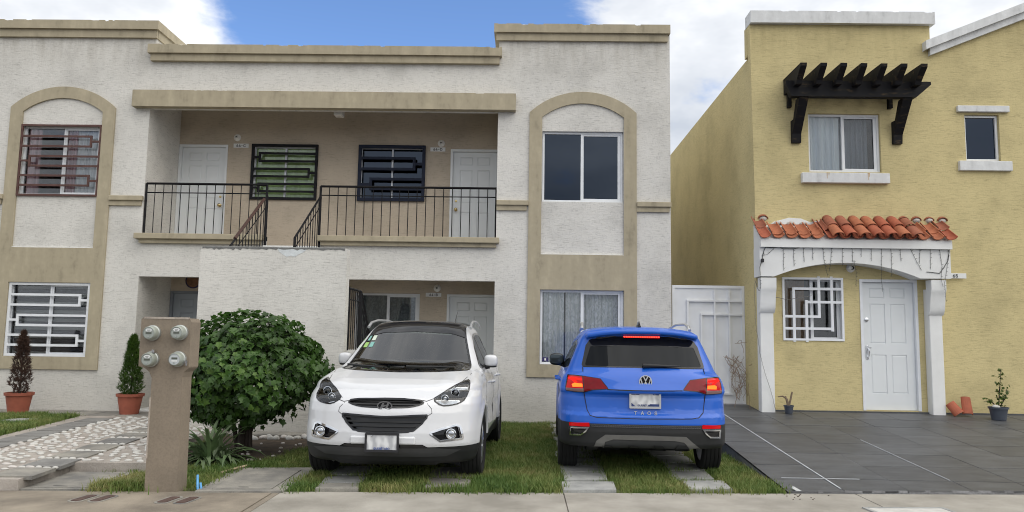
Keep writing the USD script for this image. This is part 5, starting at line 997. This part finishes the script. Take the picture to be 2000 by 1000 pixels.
lo_in = sg.Polygon(ix.xz(*zp((218, 806), (250, 792), (380, 789), (560, 789), (690, 790), (722, 806), (600, 812), (340, 812)))); lo_in = lo_in.union(mir(lo_in))
sw = sg.Polygon([(1.46, 1.12), (1.75, 1.33), (2.05, 1.47), (2.22, 1.495), (2.24, 1.13)]); sw2 = sg.Polygon([(2.30, 1.13), (2.28, 1.50), (2.62, 1.515), (3.05, 1.49), (3.18, 1.30), (3.20, 1.16)]); sw3 = sg.Polygon([(3.28, 1.19), (3.26, 1.44), (3.62, 1.37), (3.75, 1.25)])
front_ok = lambda c: c[:, 1] < 1.2
holes = [(ws_in.buffer(.006), 1, lambda c: c[:, 1] < 2.0)]+[(q.buffer(-.003), 1, front_ok) for q in (hl_r, mir(hl_r), ug, lg, fg_r, mir(fg_r))]+[(q.buffer(-.003), 0, lambda c: np.abs(c[:, 0]) > .45) for q in (sw, sw2, sw3)]
V, F = cut_body(V, F, ix_f, holes)
A, B = split_z(V, F, .395)
part(ixp, 'body', (A.vertices, A.faces), P_WHITE, normals=grad(ix_f, np.array(A.vertices))); part(ixp, 'lower_cladding', (B.vertices, B.faces), BLK, normals=grad(ix_f, np.array(B.vertices)))
cl = ix.lay(ixp, 'chin', sg.Polygon([(-.74, .36), (-.50, .385), (.50, .385), (.74, .36), (.6, .30), (-.6, .30)]), DGREY, .006, .02)
ix.lay(ixp, 'windscreen', ws_in.buffer(.004), WIND, -.001, .004)
ix.lay(ixp, 'windscreen_surround', ws_out.difference(ws_in), GLOSS, .003, .008)
rp = sg.Polygon([(-.60, 1.75), (.60, 1.75), (.60, 2.2), (.575, 3.2), (-.575, 3.2), (-.60, 2.2)])
g_ = sg.Polygon([(-.60, 1.82), (.60, 1.82), (.57, 3.35), (-.57, 3.35)]).segmentize(.05); gx, gy = np.meshgrid(np.linspace(-1, 1, 25), np.linspace(1.80, 3.4, 33), indexing='ij'); hwid = .575-.02*(gy-1.8); RXr, RYr = gx*hwid, gy
zr = np.full(RXr.shape, 1.8)
for _ in range(60): zr = zr-np.maximum(ix_f(RXr, RYr, zr), 0)*.8
idx = np.arange(25*33).reshape(25, 33); q4 = np.stack([idx[:-1, :-1], idx[1:, :-1], idx[1:, 1:], idx[:-1, 1:]], -1).reshape(-1, 4); RV = np.c_[RXr.ravel(), RYr.ravel(), zr.ravel()+.004]
part(ixp, 'glass_roof', (RV, np.vstack([q4[:, [0, 1, 2]], q4[:, [0, 2, 3]]])), GLOSS, normals=grad(ix_f, RV-np.array([0, 0, .004])))
for s in (1, -1):
    M = (lambda p: p) if s > 0 else mir
    b = ix.lay(ixp, 'headlight', M(hl_r), LAMPD, -.035, .006, label=None)
    hb = np.array(hl_r.bounds); cx_, cz_ = hb[0]+.60*(hb[2]-hb[0]), hb[1]+.50*(hb[3]-hb[1])
    for (u, w_, rr) in ((.60, .50, .042), (.33, .30, .036)):
        xx, zz = s*(hb[0]+u*(hb[2]-hb[0])), hb[1]+w_*(hb[3]-hb[1]); yy = ix.march(np.array([xx]), np.array([zz]), 1)[0]+.012
        part(b, 'reflector', lathe([(rr*.75, .0), (rr*.95, .015), (rr*1.05, .022), (rr*.9, .024), (rr*.7, .002)], 24, 'y', (xx, yy, zz)), REFL, 50); part(b, 'bulb_lens', ell((xx, yy+.005, zz), (rr*.74, .02, rr*.74), 1.0), REFL if u < .5 else LAMPG, True)
    ix.lay(b, 'indicator', M(sa.scale(hl_r, .26, .22, origin=(hb[0]+.30*(hb[2]-hb[0]), hb[1]+.30*(hb[3]-hb[1])))), AMBER, -.022, .006)
    ix.lay(b, 'chrome_strip', M(hl_r.difference(sa.translate(hl_r, .012, -.024)).intersection(hl_r)), REFL, -.012, .01)
    ix.lay(b, 'lamp_cover', M(hl_r.buffer(.002)), LAMPG, .002, .004); ix.lay(b, 'lamp_edge', M(hl_r.buffer(.005).difference(hl_r.buffer(-.008))), GLOSS, .0025, .01)
    fb = ix.lay(ixp, 'fog_light', M(fg_r), GLOSS, -.04, .006); fc = np.array(ix.xz(*zp((857, 727)))[0]); xx, zz = s*fc[0], fc[1]; yy = ix.march(np.array([xx]), np.array([zz]), 1)[0]+.012
    ix.lay(fb, 'chrome_surround', M(fg_r.buffer(.008).difference(fg_r.buffer(-.010))), CHROME, .004, .03)
    part(fb, 'lamp_ring', lathe([(.042, 0), (.050, .012), (.052, .03), (.044, .032), (.040, .01)], 28, 'y', (xx, yy, zz)), CHROME, 50); part(fb, 'lens', ell((xx, yy-.008, zz), (.042, .02, .042), 1.0), REFL, True)
    sx, so = ix.panel, s
    for q, nm in ((sw, 'side_window'), (sw2, 'side_window'), (sw3, 'side_window')):
        w_ = ix.lay(ixp, nm, q.buffer(-.004), PRIV, .001, .004, 0, s); ix.lay(w_, 'window_trim', q.buffer(.014).difference(q.buffer(-.014)), GLOSS, .003, .01, 0, s)
    ix.seam(ixp, [(1.30, .42), (1.26, .8), (1.36, 1.08)], SEAML, axis=0, sgn=s); ix.seam(ixp, [(2.27, .40), (2.28, .8), (2.27, 1.12)], SEAML, axis=0, sgn=s); ix.seam(ixp, [(3.05, .62), (3.22, .9), (3.24, 1.14)], SEAML, axis=0, sgn=s)
    for yy2, zz2 in ((2.06, .93), (3.02, .97)):
        x2 = -ix.march(np.array([yy2]), np.array([zz2]), 0, 1)[0]; part(ixp, 'door_handle', tube([(s*(x2-.005), yy2-.11, zz2), (s*(x2+.035), yy2-.08, zz2+.004), (s*(x2+.035), yy2+.06, zz2+.006), (s*(x2-.005), yy2+.09, zz2+.004)], .014, 8), P_WHITE, 50)
    mxp = numbered(ixp, 'mirror'); mc = (s*.895, 1.88, 1.185); q = put(mxp, ell(mc, (.085, .075, .075), .66), P_WHITE, True); part(mxp, 'mirror_arm', cat(tube([(s*.78, 1.85, 1.11), (s*.88, 1.87, 1.12)], .03, 8), ell((s*.89, 1.885, 1.125), (.078, .07, .02), .6, 2)), BLK, True); part(mxp, 'mirror_glass', ell((s*.895, 1.953, 1.185), (.07, .006, .06), .6, 2), CHROME, True)
    part(ixp, 'roof_rail', tube([(s*.635, 1.92, 1.575), (s*.63, 2.06, 1.635), (s*.62, 2.35, 1.668), (s*.605, 2.9, 1.676), (s*.59, 3.5, 1.645), (s*.585, 3.62, 1.60)], [.018, .015, .013, .012, .012, .016], 8), RAILS, 60)
    for wy in (.88, 3.52): wheel(ixp, s*.80, wy, .345, .345, .225, s, .238)
sb = ix.lay(ixp, 'upper_grille', ug, GLOSS, -.05, .006)
ub = ug.bounds
for k in range(3):
    zz = ub[1]+(ub[3]-ub[1])*(k+.5)/3; ix.lay(sb, 'grille_bar', ug.intersection(rect(-1, 1, zz-.006, zz+.006)), BLK, -.012, .02)
ix.lay(sb, 'grille_edge', ug.buffer(.004).difference(ug.buffer(-.009)), GLOSS, .003, .03)
lb = ix.lay(ixp, 'lower_grille', lg, GLOSS, -.07, .006); b0 = lg.bounds
for k in range(4):
    zz = b0[1]+(b0[3]-b0[1])*(k+.6)/4.3; ix.lay(lb, 'grille_bar', lg.intersection(rect(-1, 1, zz-.009, zz+.009)), BLK, -.014, .03)
ix.lay(lb, 'grille_edge', lg.buffer(.006).difference(lg.buffer(-.010)), GLOSS, .003, .05); ix.lay(ixp, 'lower_intake', lo_in, GLOSS, .003, .01)
ix.seam(ixp, ix.xz(*zp((246, 545), (215, 575), (210, 598), (232, 617))), SEAML, .005); ix.seam(ixp, [(-a, b) for a, b in ix.xz(*zp((246, 545), (215, 575), (210, 598), (232, 617)))], SEAML, .005)
hood = ix.xz(*zp((218, 532), (240, 541), (262, 537), (360, 524), (475, 521), (590, 524), (700, 537), (715, 541), (750, 528))); ix.seam(ixp, hood, SEAML, .006)
for a, b in ((1, 0), (-1, 0)): ix.seam(ixp, [(a*abs(hood[-1][0]), hood[-1][1]), (a*.62, .93), (a*.70, 1.00), (a*.76, 1.075)], SEAML, .005)
part(ixp, 'cowl', cat(tube([(-.72, 1.16, 1.098), (-.35, 1.06, 1.09), (0, 1.03, 1.086), (.35, 1.06, 1.09), (.72, 1.16, 1.098)], .016, 6)), BLK, True)
for P in (([(-.66, 1.10, 1.125), (-.48, 1.055, 1.115), (-.20, 1.035, 1.105)]), ([(.02, 1.02, 1.115), (.20, 1.03, 1.115), (.55, 1.10, 1.12)]), ([(.0, 1.01, 1.108), (-.12, 1.02, 1.10), (-.2, 1.03, 1.10)])): part(ixp, 'wiper', tube(np.array(P)+(0, -.01, .02), [.014, .012, .007], 6), BLK, True)
# emblem: oval ring with a slanted letter
em = np.array(ix.xz(*zp((475, 566)))[0])*(0, 1); ey = ix.march(np.array([0.]), em[1:], 1)[0]-.012
oval = lambda a, b: sa.scale(sg.Point(0, em[1]).buffer(1, 32), a, b)
eb = part(ixp, 'emblem', ext(oval(.072, .042), ey, ey+.06), GLOSS); part(eb, 'emblem_ring', ext(oval(.076, .046).difference(oval(.064, .035)), ey-.006, ey+.01), CHROME)
H_ = unary_union([sg.Polygon([(-.046, -.022), (-.026, -.030), (-.004, .028), (-.024, .026)]), sg.Polygon([(.046, .022), (.026, .030), (.004, -.028), (.024, -.026)]), sg.Polygon([(-.026, -.012), (.0, -.002), (.026, .012), (.022, .004), (.0, .006), (-.020, -.004)]).buffer(.004)])
part(eb, 'emblem_letter', ext(sa.translate(H_, 0, em[1]), ey-.005, ey+.005), CHROME)
def plate_car(P, x, z, y, frame, text, col, corners):
    pl = numbered(P, 'licence_plate'); put(pl, bx(x-.152, x+.152, y, y+.012, z-.076, z+.076, .004), PLATE)
    part(pl, 'plate_frame', ext(rect(x-.166, x+.166, z-.09, z+.09).buffer(-.01).buffer(.01).difference(rect(x-.146, x+.146, z-.068, z+.072)), y-.008, y+.014), frame)
    part(pl, 'plate_lettering', letters(text, .019, x, y-.004, z-.066, True, .002), col)
    if corners: part(pl, 'plate_corner', ext(unary_union([sg.Polygon([(x+.03, z-.068), (x+.05, z-.042), (x+.146, z-.042), (x+.146, z-.068)]), rect(x-.146, x-.06, z+.052, z+.072), rect(x+.08, x+.146, z+.052, z+.072), sg.Polygon([(x-.146, z-.068), (x-.146, z-.03), (x-.10, z-.068)])]), y-.0035, y-.001), NAVY)
    for dx in (-.1, .1): part(pl, 'screw', lathe([(0, .0), (.008, .0), (.006, .005), (0, .006)], 10, 'y', (x+dx, y-.002, z+.060)), CHROME)
pz = ix.xz(*zp((460, 775)))[0][1]; plate_car(ixp, .0, pz, -.035, INK, 'QUERÉTARO', plain('plate_blue', (.05, .09, .30), .4), False)
part(ixp, 'plate_mount', bx(-.32, .32, -.012, .03, pz-.02, pz+.055, .012), P_WHITE)
# inside the cabin
part(ixp, 'dashboard', ell((0, 1.50, 1.00), (.68, .30, .10), .6), DGREY, True)
part(ixp, 'steering_wheel', turned(moved(lathe([(.165+.014*math.cos(a), .014*math.sin(a)) for a in np.linspace(0, 2*math.pi, 9)], 28, 'y'), (.36, 1.85, 1.06)), -.45, (1, 0, 0), (.36, 1.85, 1.06)), BLK, True)
for s in (1, -1):
    part(ixp, 'seat', cat(ell((s*.36, 2.45, .98), (.22, .09, .33), .6), ell((s*.36, 2.2, .62), (.24, .28, .10), .6)), SEAT, True); part(ixp, 'headrest', ell((s*.36, 2.44, 1.38), (.13, .06, .085), .7, 2), SEAT, True)
part(ixp, 'rear_seat', ell((0, 3.25, .98), (.62, .12, .33), .5), SEAT, True); part(ixp, 'cabin_mirror', ell((.0, 1.72, 1.45), (.12, .02, .035), .6, 2), BLK, True)
part(ixp, 'floor_pan', bx(-.70, .70, 1.3, 3.9, .38, .42), BLK)
stk = [plain('sticker_'+n, c, .5) for n, c in (('green', (.30, .50, .14)), ('pale', (.55, .62, .52)), ('teal', (.20, .42, .38)))]
for k in range(6):
    i, j = k % 3, k//3; x, z = ix.xz((711+10.5*i-6*j, 661-.6*i+13*j))[0]
    ix.lay(ixp, 'sticker', sg.Polygon([(x-.027, z-.03), (x+.021, z-.028), (x+.029, z+.03), (x-.019, z+.028)]), stk[(k*2+j) % 3], .0025, .002)
part(ixp, 'antenna', tube([(.25, 3.35, 1.64), (.27, 3.55, 1.83)], [.006, .003], 6), BLK)

# ------------------------------------------------------------------ the blue car (seen from behind)
def ta_f(x, y, z):
    X = np.abs(x); wr, wf = (.88, .34), (3.56, .34)
    arch_ = sum(.02*np.exp(-((np.hypot(y-a, z-b)-.42)/.06)**2) for a, b in (wf, wr))
    w = .893-.40*np.maximum(z-.80, 0)**2-.8*np.maximum(.42-z, 0)**2-.11*np.maximum(y-3.3, 0)**2-.014*np.exp(-((z-.93)/.035)**2)+arch_
    side = X-w
    yr = .62*(1-(1-np.clip(X/.933, 0, .9999)**3.4)**(1/3.4)); p = clip_interp(z, [.22, .30, .38, .50, .60, .66, .70, .75, .84, .89, .93, 1.02, 1.12, 1.18], [.16, .07, .025, .0, .0, .005, .045, .06, .065, .075, .055, .060, .085, .12])
    rear = (yr+p-y)*.85
    topf = (z-(clip_interp(y, [0, .5, 1.5, 2.8, 3.2, 3.8, 4.2, 4.46], [1.13, 1.14, 1.12, 1.06, 1.03, .95, .86, .76])-.07*np.clip(X/.9, 0, 1.1)**4))*.95
    front = (y-(4.44-.75*(1-(1-np.clip(X/.95, 0, .9999)**2.6)**(1/2.6))-.12*np.abs(z-.55)))*.8; bot = np.where(y < .9, .33-.13*np.clip((y-.5)/.4, 0, 1), .20)-z
    low = smax(smax(smax(rear, topf, .10), side, .09), smax(front, bot, .05), .05)
    gr = (.10+(z-1.10)*.66+.16*np.clip(X/.68, 0, 1.2)**3-y)*.80
    rf = z-(clip_interp(y, [.2, .4, .8, 1.4, 2.0, 2.6, 3.0], [1.585, 1.60, 1.618, 1.63, 1.62, 1.57, 1.51])-.05*np.clip(X/.62, 0, 1.3)**2.6)
    gs = (X-(.835-.42*(z-1.08)))*.92; ws = (y-(3.35-1.55*(z-1.05)))*.55
    gh = smax(smax(smax(gr, rf, .05), gs, .08), smax(ws, .9-z, .05), .06)
    sp_ = smax(smax(np.abs(z-(1.555-.05*np.clip(X/.6, 0, 1.3)**2.6))-.028, X-.615, .03), smax(.235+.10*np.clip(X/.6, 0, 1.2)**3-y, y-.8, .03), .03)
    d = smin(smin(low, gh, .05), sp_, .03)
    for a, b in (wf, wr): d = smax(d, -np.maximum(np.hypot(y-a, z-b)-.385, .60-X), .014)
    return d
TL, TR = (1.298, 8.20, .0), -2.0
tap = thing('blue_car', 'bright blue SUV seen from behind with its brake lights lit', 'car', TL, rotz=TR); ta = Car(ta_f, TL, TR, tap)
def zq(*pts): return [(1060+a/3.0316, 600+b/3.0303) for a, b in pts]
V, F = nets(ta_f, (-1.02, -.08, .14), (1.02, 4.55, 1.74), .024)
def S2(poly): return poly
rw = sg.Polygon(ta.xz(*zq((238, 350), (262, 215), (275, 195), (330, 180), (470, 170), (600, 170), (700, 172), (840, 183), (885, 200), (915, 235), (957, 363)))); rw = rw.union(mir(rw)).buffer(-.02).buffer(.02)
rwin = sg.Polygon(ta.xz(*zq((250, 345), (280, 232), (600, 226), (890, 240), (940, 358)))); rwin = rwin.intersection(mir(rwin)).buffer(-.015).buffer(.015)
tl_o = sg.Polygon(ta.xz(*zq((140, 490), (138, 470), (150, 402), (180, 403), (236, 409), (244, 500), (190, 497)))); tl_i = sg.Polygon(ta.xz(*zq((240, 410), (340, 425), (383, 478), (384, 483), (300, 487), (246, 500))))
tr_i = mir(tl_i); tr_o = mir(tl_o)
hatch = ta.xz(*zq((244, 502), (262, 605), (280, 640), (320, 652), (600, 662), (880, 662), (925, 655), (950, 625), (962, 520)))
pl_rec = sg.Polygon([(-.62, .905), (.62, .905), (.60, .895), (-.60, .895)])
sd = [sg.Polygon([(.62, 1.17), (.78, 1.40), (1.28, 1.44), (1.34, 1.13)]), sg.Polygon([(1.40, 1.13), (1.36, 1.45), (2.2, 1.42), (2.24, 1.10)]), sg.Polygon([(2.30, 1.10), (2.28, 1.41), (2.55, 1.34), (2.98, 1.09)])]
holes = [(rwin.buffer(.006), 1, lambda c: c[:, 1] < 1.0)]+[(q.buffer(-.003), 1, lambda c: c[:, 1] < .8) for q in (tl_o, tl_i, tr_o, tr_i)]+[(q.buffer(-.003), 0, lambda c: np.abs(c[:, 0]) > .45) for q in sd]
V, F = cut_body(V, F, ta_f, holes); A, B = split_z(V, F, .585, .0, .0); k_ = (np.array(B.vertices)[np.array(B.faces)].mean(1)[:, [1, 2]] > (1.35, .36)).all(1); A = cat(A, trimesh.Trimesh(B.vertices, B.faces[k_], process=False)); B = trimesh.Trimesh(B.vertices, B.faces[~k_], process=False)
part(tap, 'body', (A.vertices, A.faces), P_BLUE, normals=grad(ta_f, np.array(A.vertices))); part(tap, 'lower_cladding', (B.vertices, B.faces), BLK, normals=grad(ta_f, np.array(B.vertices)))
rg = ta.lay(tap, 'rear_window', rwin.buffer(.004), PRIV, .001, .004); ta.lay(rg, 'window_surround', rw.difference(rwin), GLOSS, .003, .008)
REDL = look('red_lens', {'p': ('principled_bsdf', {'base_color': (.36, .004, .006), 'roughness': .12, 'specular_ior_level': .35, 'emission_color': (1, .008, .008), 'emission_strength': .14})}, [])
REDD = plain('dark_red_lens', (.17, .002, .006), .12, .2, 12, specular_ior_level=.3); SMOKE = plain('smoked_lens', (.20, .12, .12), .1, .1, 12)
GLOW = look('brake_glow', {'e': ('emission', {'color': (1, .11, .015), 'strength': 2.4})}, [], 'e.emission'); GLOW2 = look('red_glow', {'e': ('emission', {'color': (1, .02, .015), 'strength': 1.1})}, [], 'e.emission')
for s in (-1, 1):
    M = (lambda p: p) if s < 0 else mir
    t = ta.lay(tap, 'tail_light', M(tl_o), REDL, .004, .02); ob = tl_o.bounds; W_, H_2 = ob[2]-ob[0], ob[3]-ob[1]
    ta.lay(t, 'inner_lens', M(tl_i), REDD, .005, .02); ta.lay(t, 'reversing_lens', M(tl_o.intersection(rect(ob[0], ob[2], ob[1], ob[1]+H_2*.20))), SMOKE, .006, .01)
    def tq(*pts): return M(sg.Polygon(ta.xz(*zq(*pts))).buffer(.002))
    ta.lay(t, 'brake_light', tq((176, 455), (190, 448), (233, 453), (236, 470), (180, 470)), GLOW, .009, .006, step=.02)
    ta.lay(t, 'light_line', tq((152, 420), (172, 416), (230, 424), (232, 432), (185, 428), (205, 440), (196, 446), (170, 428)), GLOW2, .008, .004, step=.02)
    ta.lay(t, 'lamp_edge', M(unary_union([tl_i, tl_o]).buffer(.006).difference(unary_union([tl_i, tl_o]).buffer(-.004))), GLOSS, .0045, .012)
    r1 = M(sg.Polygon(ta.xz(*zq((158, 680), (275, 683), (278, 706), (160, 700))))); ta.lay(tap, 'reflector', r1, REDD if False else REDL, .006, .012)
    ex = sg.Polygon(ta.xz(*zq((160, 706), (276, 711), (256, 738), (228, 757), (162, 755)))); exo = M(ex); e_ = ta.lay(tap, 'exhaust_trim', exo.difference(M(ex.buffer(-.013))), CHROME, .014, .03); ta.lay(e_, 'exhaust_opening', M(ex.buffer(-.012)), GLOSS, .004, .01)
    for q in sd:
        w_ = ta.lay(tap, 'side_window', q.buffer(-.004), PRIV, .001, .004, 0, s); ta.lay(w_, 'window_trim', q.buffer(.014).difference(q.buffer(-.014)), GLOSS, .003, .01, 0, s)
    ta.seam(tap, [(1.36, .45), (1.37, 1.11)], SEAML, axis=0, sgn=s); ta.seam(tap, [(2.28, .45), (2.27, 1.08)], SEAML, axis=0, sgn=s)
    for yy2, zz2 in ((1.55, .97), (2.45, .95)):
        x2 = -ta.march(np.array([yy2]), np.array([zz2]), 0, 1)[0]; part(tap, 'door_handle', tube([(s*(x2-.005), yy2-.1, zz2), (s*(x2+.04), yy2-.08, zz2+.004), (s*(x2+.04), yy2+.06, zz2+.004), (s*(x2-.005), yy2+.08, zz2)], .014, 8), P_BLUE, 50)
    mxp = numbered(tap, 'mirror'); mc = (s*.915, 2.86, 1.175); put(mxp, ell(mc, (.105, .06, .085), .66), GLOSS, True); part(mxp, 'mirror_glass', ell((s*.918, 2.80, 1.177), (.098, .008, .068), .66, 2), plain('mirror_glass', (.05, .065, .075), .05, .05, metallic=.6), True); part(mxp, 'mirror_arm', tube([(s*.79, 2.88, 1.08), (s*.90, 2.87, 1.12)], [.03, .022], 8), BLK, True)
    part(tap, 'roof_rail', tube([(s*.635, .98, 1.585), (s*.63, 1.06, 1.635), (s*.625, 1.25, 1.662), (s*.615, 1.8, 1.668), (s*.605, 2.3, 1.63), (s*.60, 2.42, 1.585)], [.020, .018, .016, .016, .016, .018], 8), SATIN, 60)
    for wy in (.88, 3.56): wheel(tap, s*.80, wy, .34, .34, .22, s, .235)
    ta.seam(tap, ta.xz(*zq((236, 352), (238, 408))) if s < 0 else [(-a, b) for a, b in ta.xz(*zq((236, 352), (238, 408)))], SEAML, .007)
ta.seam(tap, hatch, SEAML, .008); ta.seam(tap, ta.xz(*zq((238, 352), (600, 358), (957, 366))), SEAML, .006)
ta.seam(tap, ta.xz(*zq((384, 487), (480, 492), (600, 495), (720, 496), (826, 495))), SEAML, .010, name='hatch_crease')
ta.lay(tap, 'skid_plate', sg.Polygon(ta.xz(*zq((248, 835), (318, 790), (372, 754), (600, 758), (850, 768), (895, 808), (955, 855), (880, 856), (835, 800), (780, 790), (600, 786), (420, 780), (370, 795), (320, 835)))), SILV, .014, .03)
ta.lay(tap, 'valance', sg.Polygon(ta.xz(*zq((326, 836), (372, 797), (420, 783), (780, 793), (832, 803), (878, 852), (600, 853)))), DGREY, .006, .02)
for a, b in ((335, 430), (487, 580), (638, 728), (780, 868)):
    m = (a+b)/2; ta.lay(tap, 'valance_pad', sg.Polygon(ta.xz(*zq((a, 838), (a+18, 815), (b-18, 819), (b, 843)))), BLK, .016, .02)
ta.lay(tap, 'bumper_grain', sg.Polygon(ta.xz(*zq((280, 690), (940, 705), (935, 722), (600, 716), (290, 708)))), look('honeycomb', {'g': ('geometry', {}), 'm': ('mapping', {'scale': (42, 1, 60)}), 'v': ('voronoi_texture', {'feature': 'distance_to_edge', 'scale': 1., 'randomness': .2}), 'b': ('bump', {'strength': .8, 'distance': .01}), 'p': ('principled_bsdf', {'base_color': (.03, .03, .033), 'roughness': .5})}, [('g.position', 'm.vector'), ('m.vector', 'v.vector'), ('v.distance', 'b.height'), ('b.normal', 'p.normal')]), .004, .01)
bl_ = ta.lay(tap, 'high_brake_light', sg.Polygon(ta.xz(*zq((478, 170), (690, 174), (692, 186), (480, 181)))).buffer(.001), REDL, .006, .01)
LED = look('led_glow', {'e': ('emission', {'color': (1, .05, .03), 'strength': 2.6})}, [], 'e.emission'); cpt = ta.xz(*zq((484, 176), (686, 180)))
for k in range(16):
    xx = cpt[0][0]+(cpt[1][0]-cpt[0][0])*k/15; zz = cpt[0][1]+(cpt[1][1]-cpt[0][1])*k/15; ta.lay(bl_, 'led', rect(xx-.009, xx+.009, zz-.007, zz+.007), LED, .009, .006)
# round emblem: ring, V over W
e0 = ta.xz(*zq((606, 441)))[0]; ez = e0[1]; ey = ta.march(np.array([0.]), np.array([ez]), 1)[0]-.008; R_ = .066
circ = lambda r: sg.Point(0, 0).buffer(r, 32)
eb = part(tap, 'emblem', ext(sa.translate(circ(R_), 0, ez), ey, ey+.02), GLOSS); part(eb, 'emblem_ring', ext(sa.translate(circ(R_+.002).difference(circ(R_-.007)), 0, ez), ey-.005, ey+.01), SATIN)
vv = sg.LineString([(-.026, .060), (0, .010), (.026, .060)]).buffer(.0055, join_style=2); ww = sg.LineString([(-.054, .040), (-.025, -.056), (0, -.004), (.025, -.056), (.054, .040)]).buffer(.0055, join_style=2)
part(eb, 'emblem_letters', ext(sa.translate(unary_union([vv, ww]).intersection(circ(R_-.004)), 0, ez), ey-.004, ey+.01), SATIN)
pzz = ta.xz(*zq((606, 548)))[0][1]; pyy = ta.march(np.array([0.]), np.array([pzz]), 1)[0]; plate_car(tap, -.005, pzz, pyy-.026, SATIN, 'QUERÉTARO', NAVY, True)
tz0 = ta.xz(*zq((610, 634)))[0][1]; tyy = ta.march(np.array([0.]), np.array([tz0+.015]), 1)[0]
part(tap, 'model_lettering', cat(*[letters(c, .036, -.105+.07*k, tyy-.014, tz0-.006, True, .004) for k, c in enumerate('TAOS')]), SATIN)
part(tap, 'wiper', tube([ta.hit(*q)+(0, -.03, 0) for q in zq((590, 346), (640, 345), (740, 348), (815, 349))], [.028, .022, .012, .006], 8), BLK, True)
part(tap, 'roof_fin', ext(sg.Polygon([(-.028, 1.60), (-.012, 1.64), (-.004, 1.675), (.004, 1.675), (.012, 1.64), (.028, 1.60)]), .62, .76), GLOSS)
part(tap, 'floor_pan', bx(-.70, .70, .5, 3.4, .38, .42), BLK); part(tap, 'rear_seat', ell((0, 1.2, .98), (.62, .12, .33), .5), SEAT, True)
for s in (1, -1): part(tap, 'headrest', ell((s*.36, 1.18, 1.36), (.13, .06, .085), .7, 2), SEAT, True)
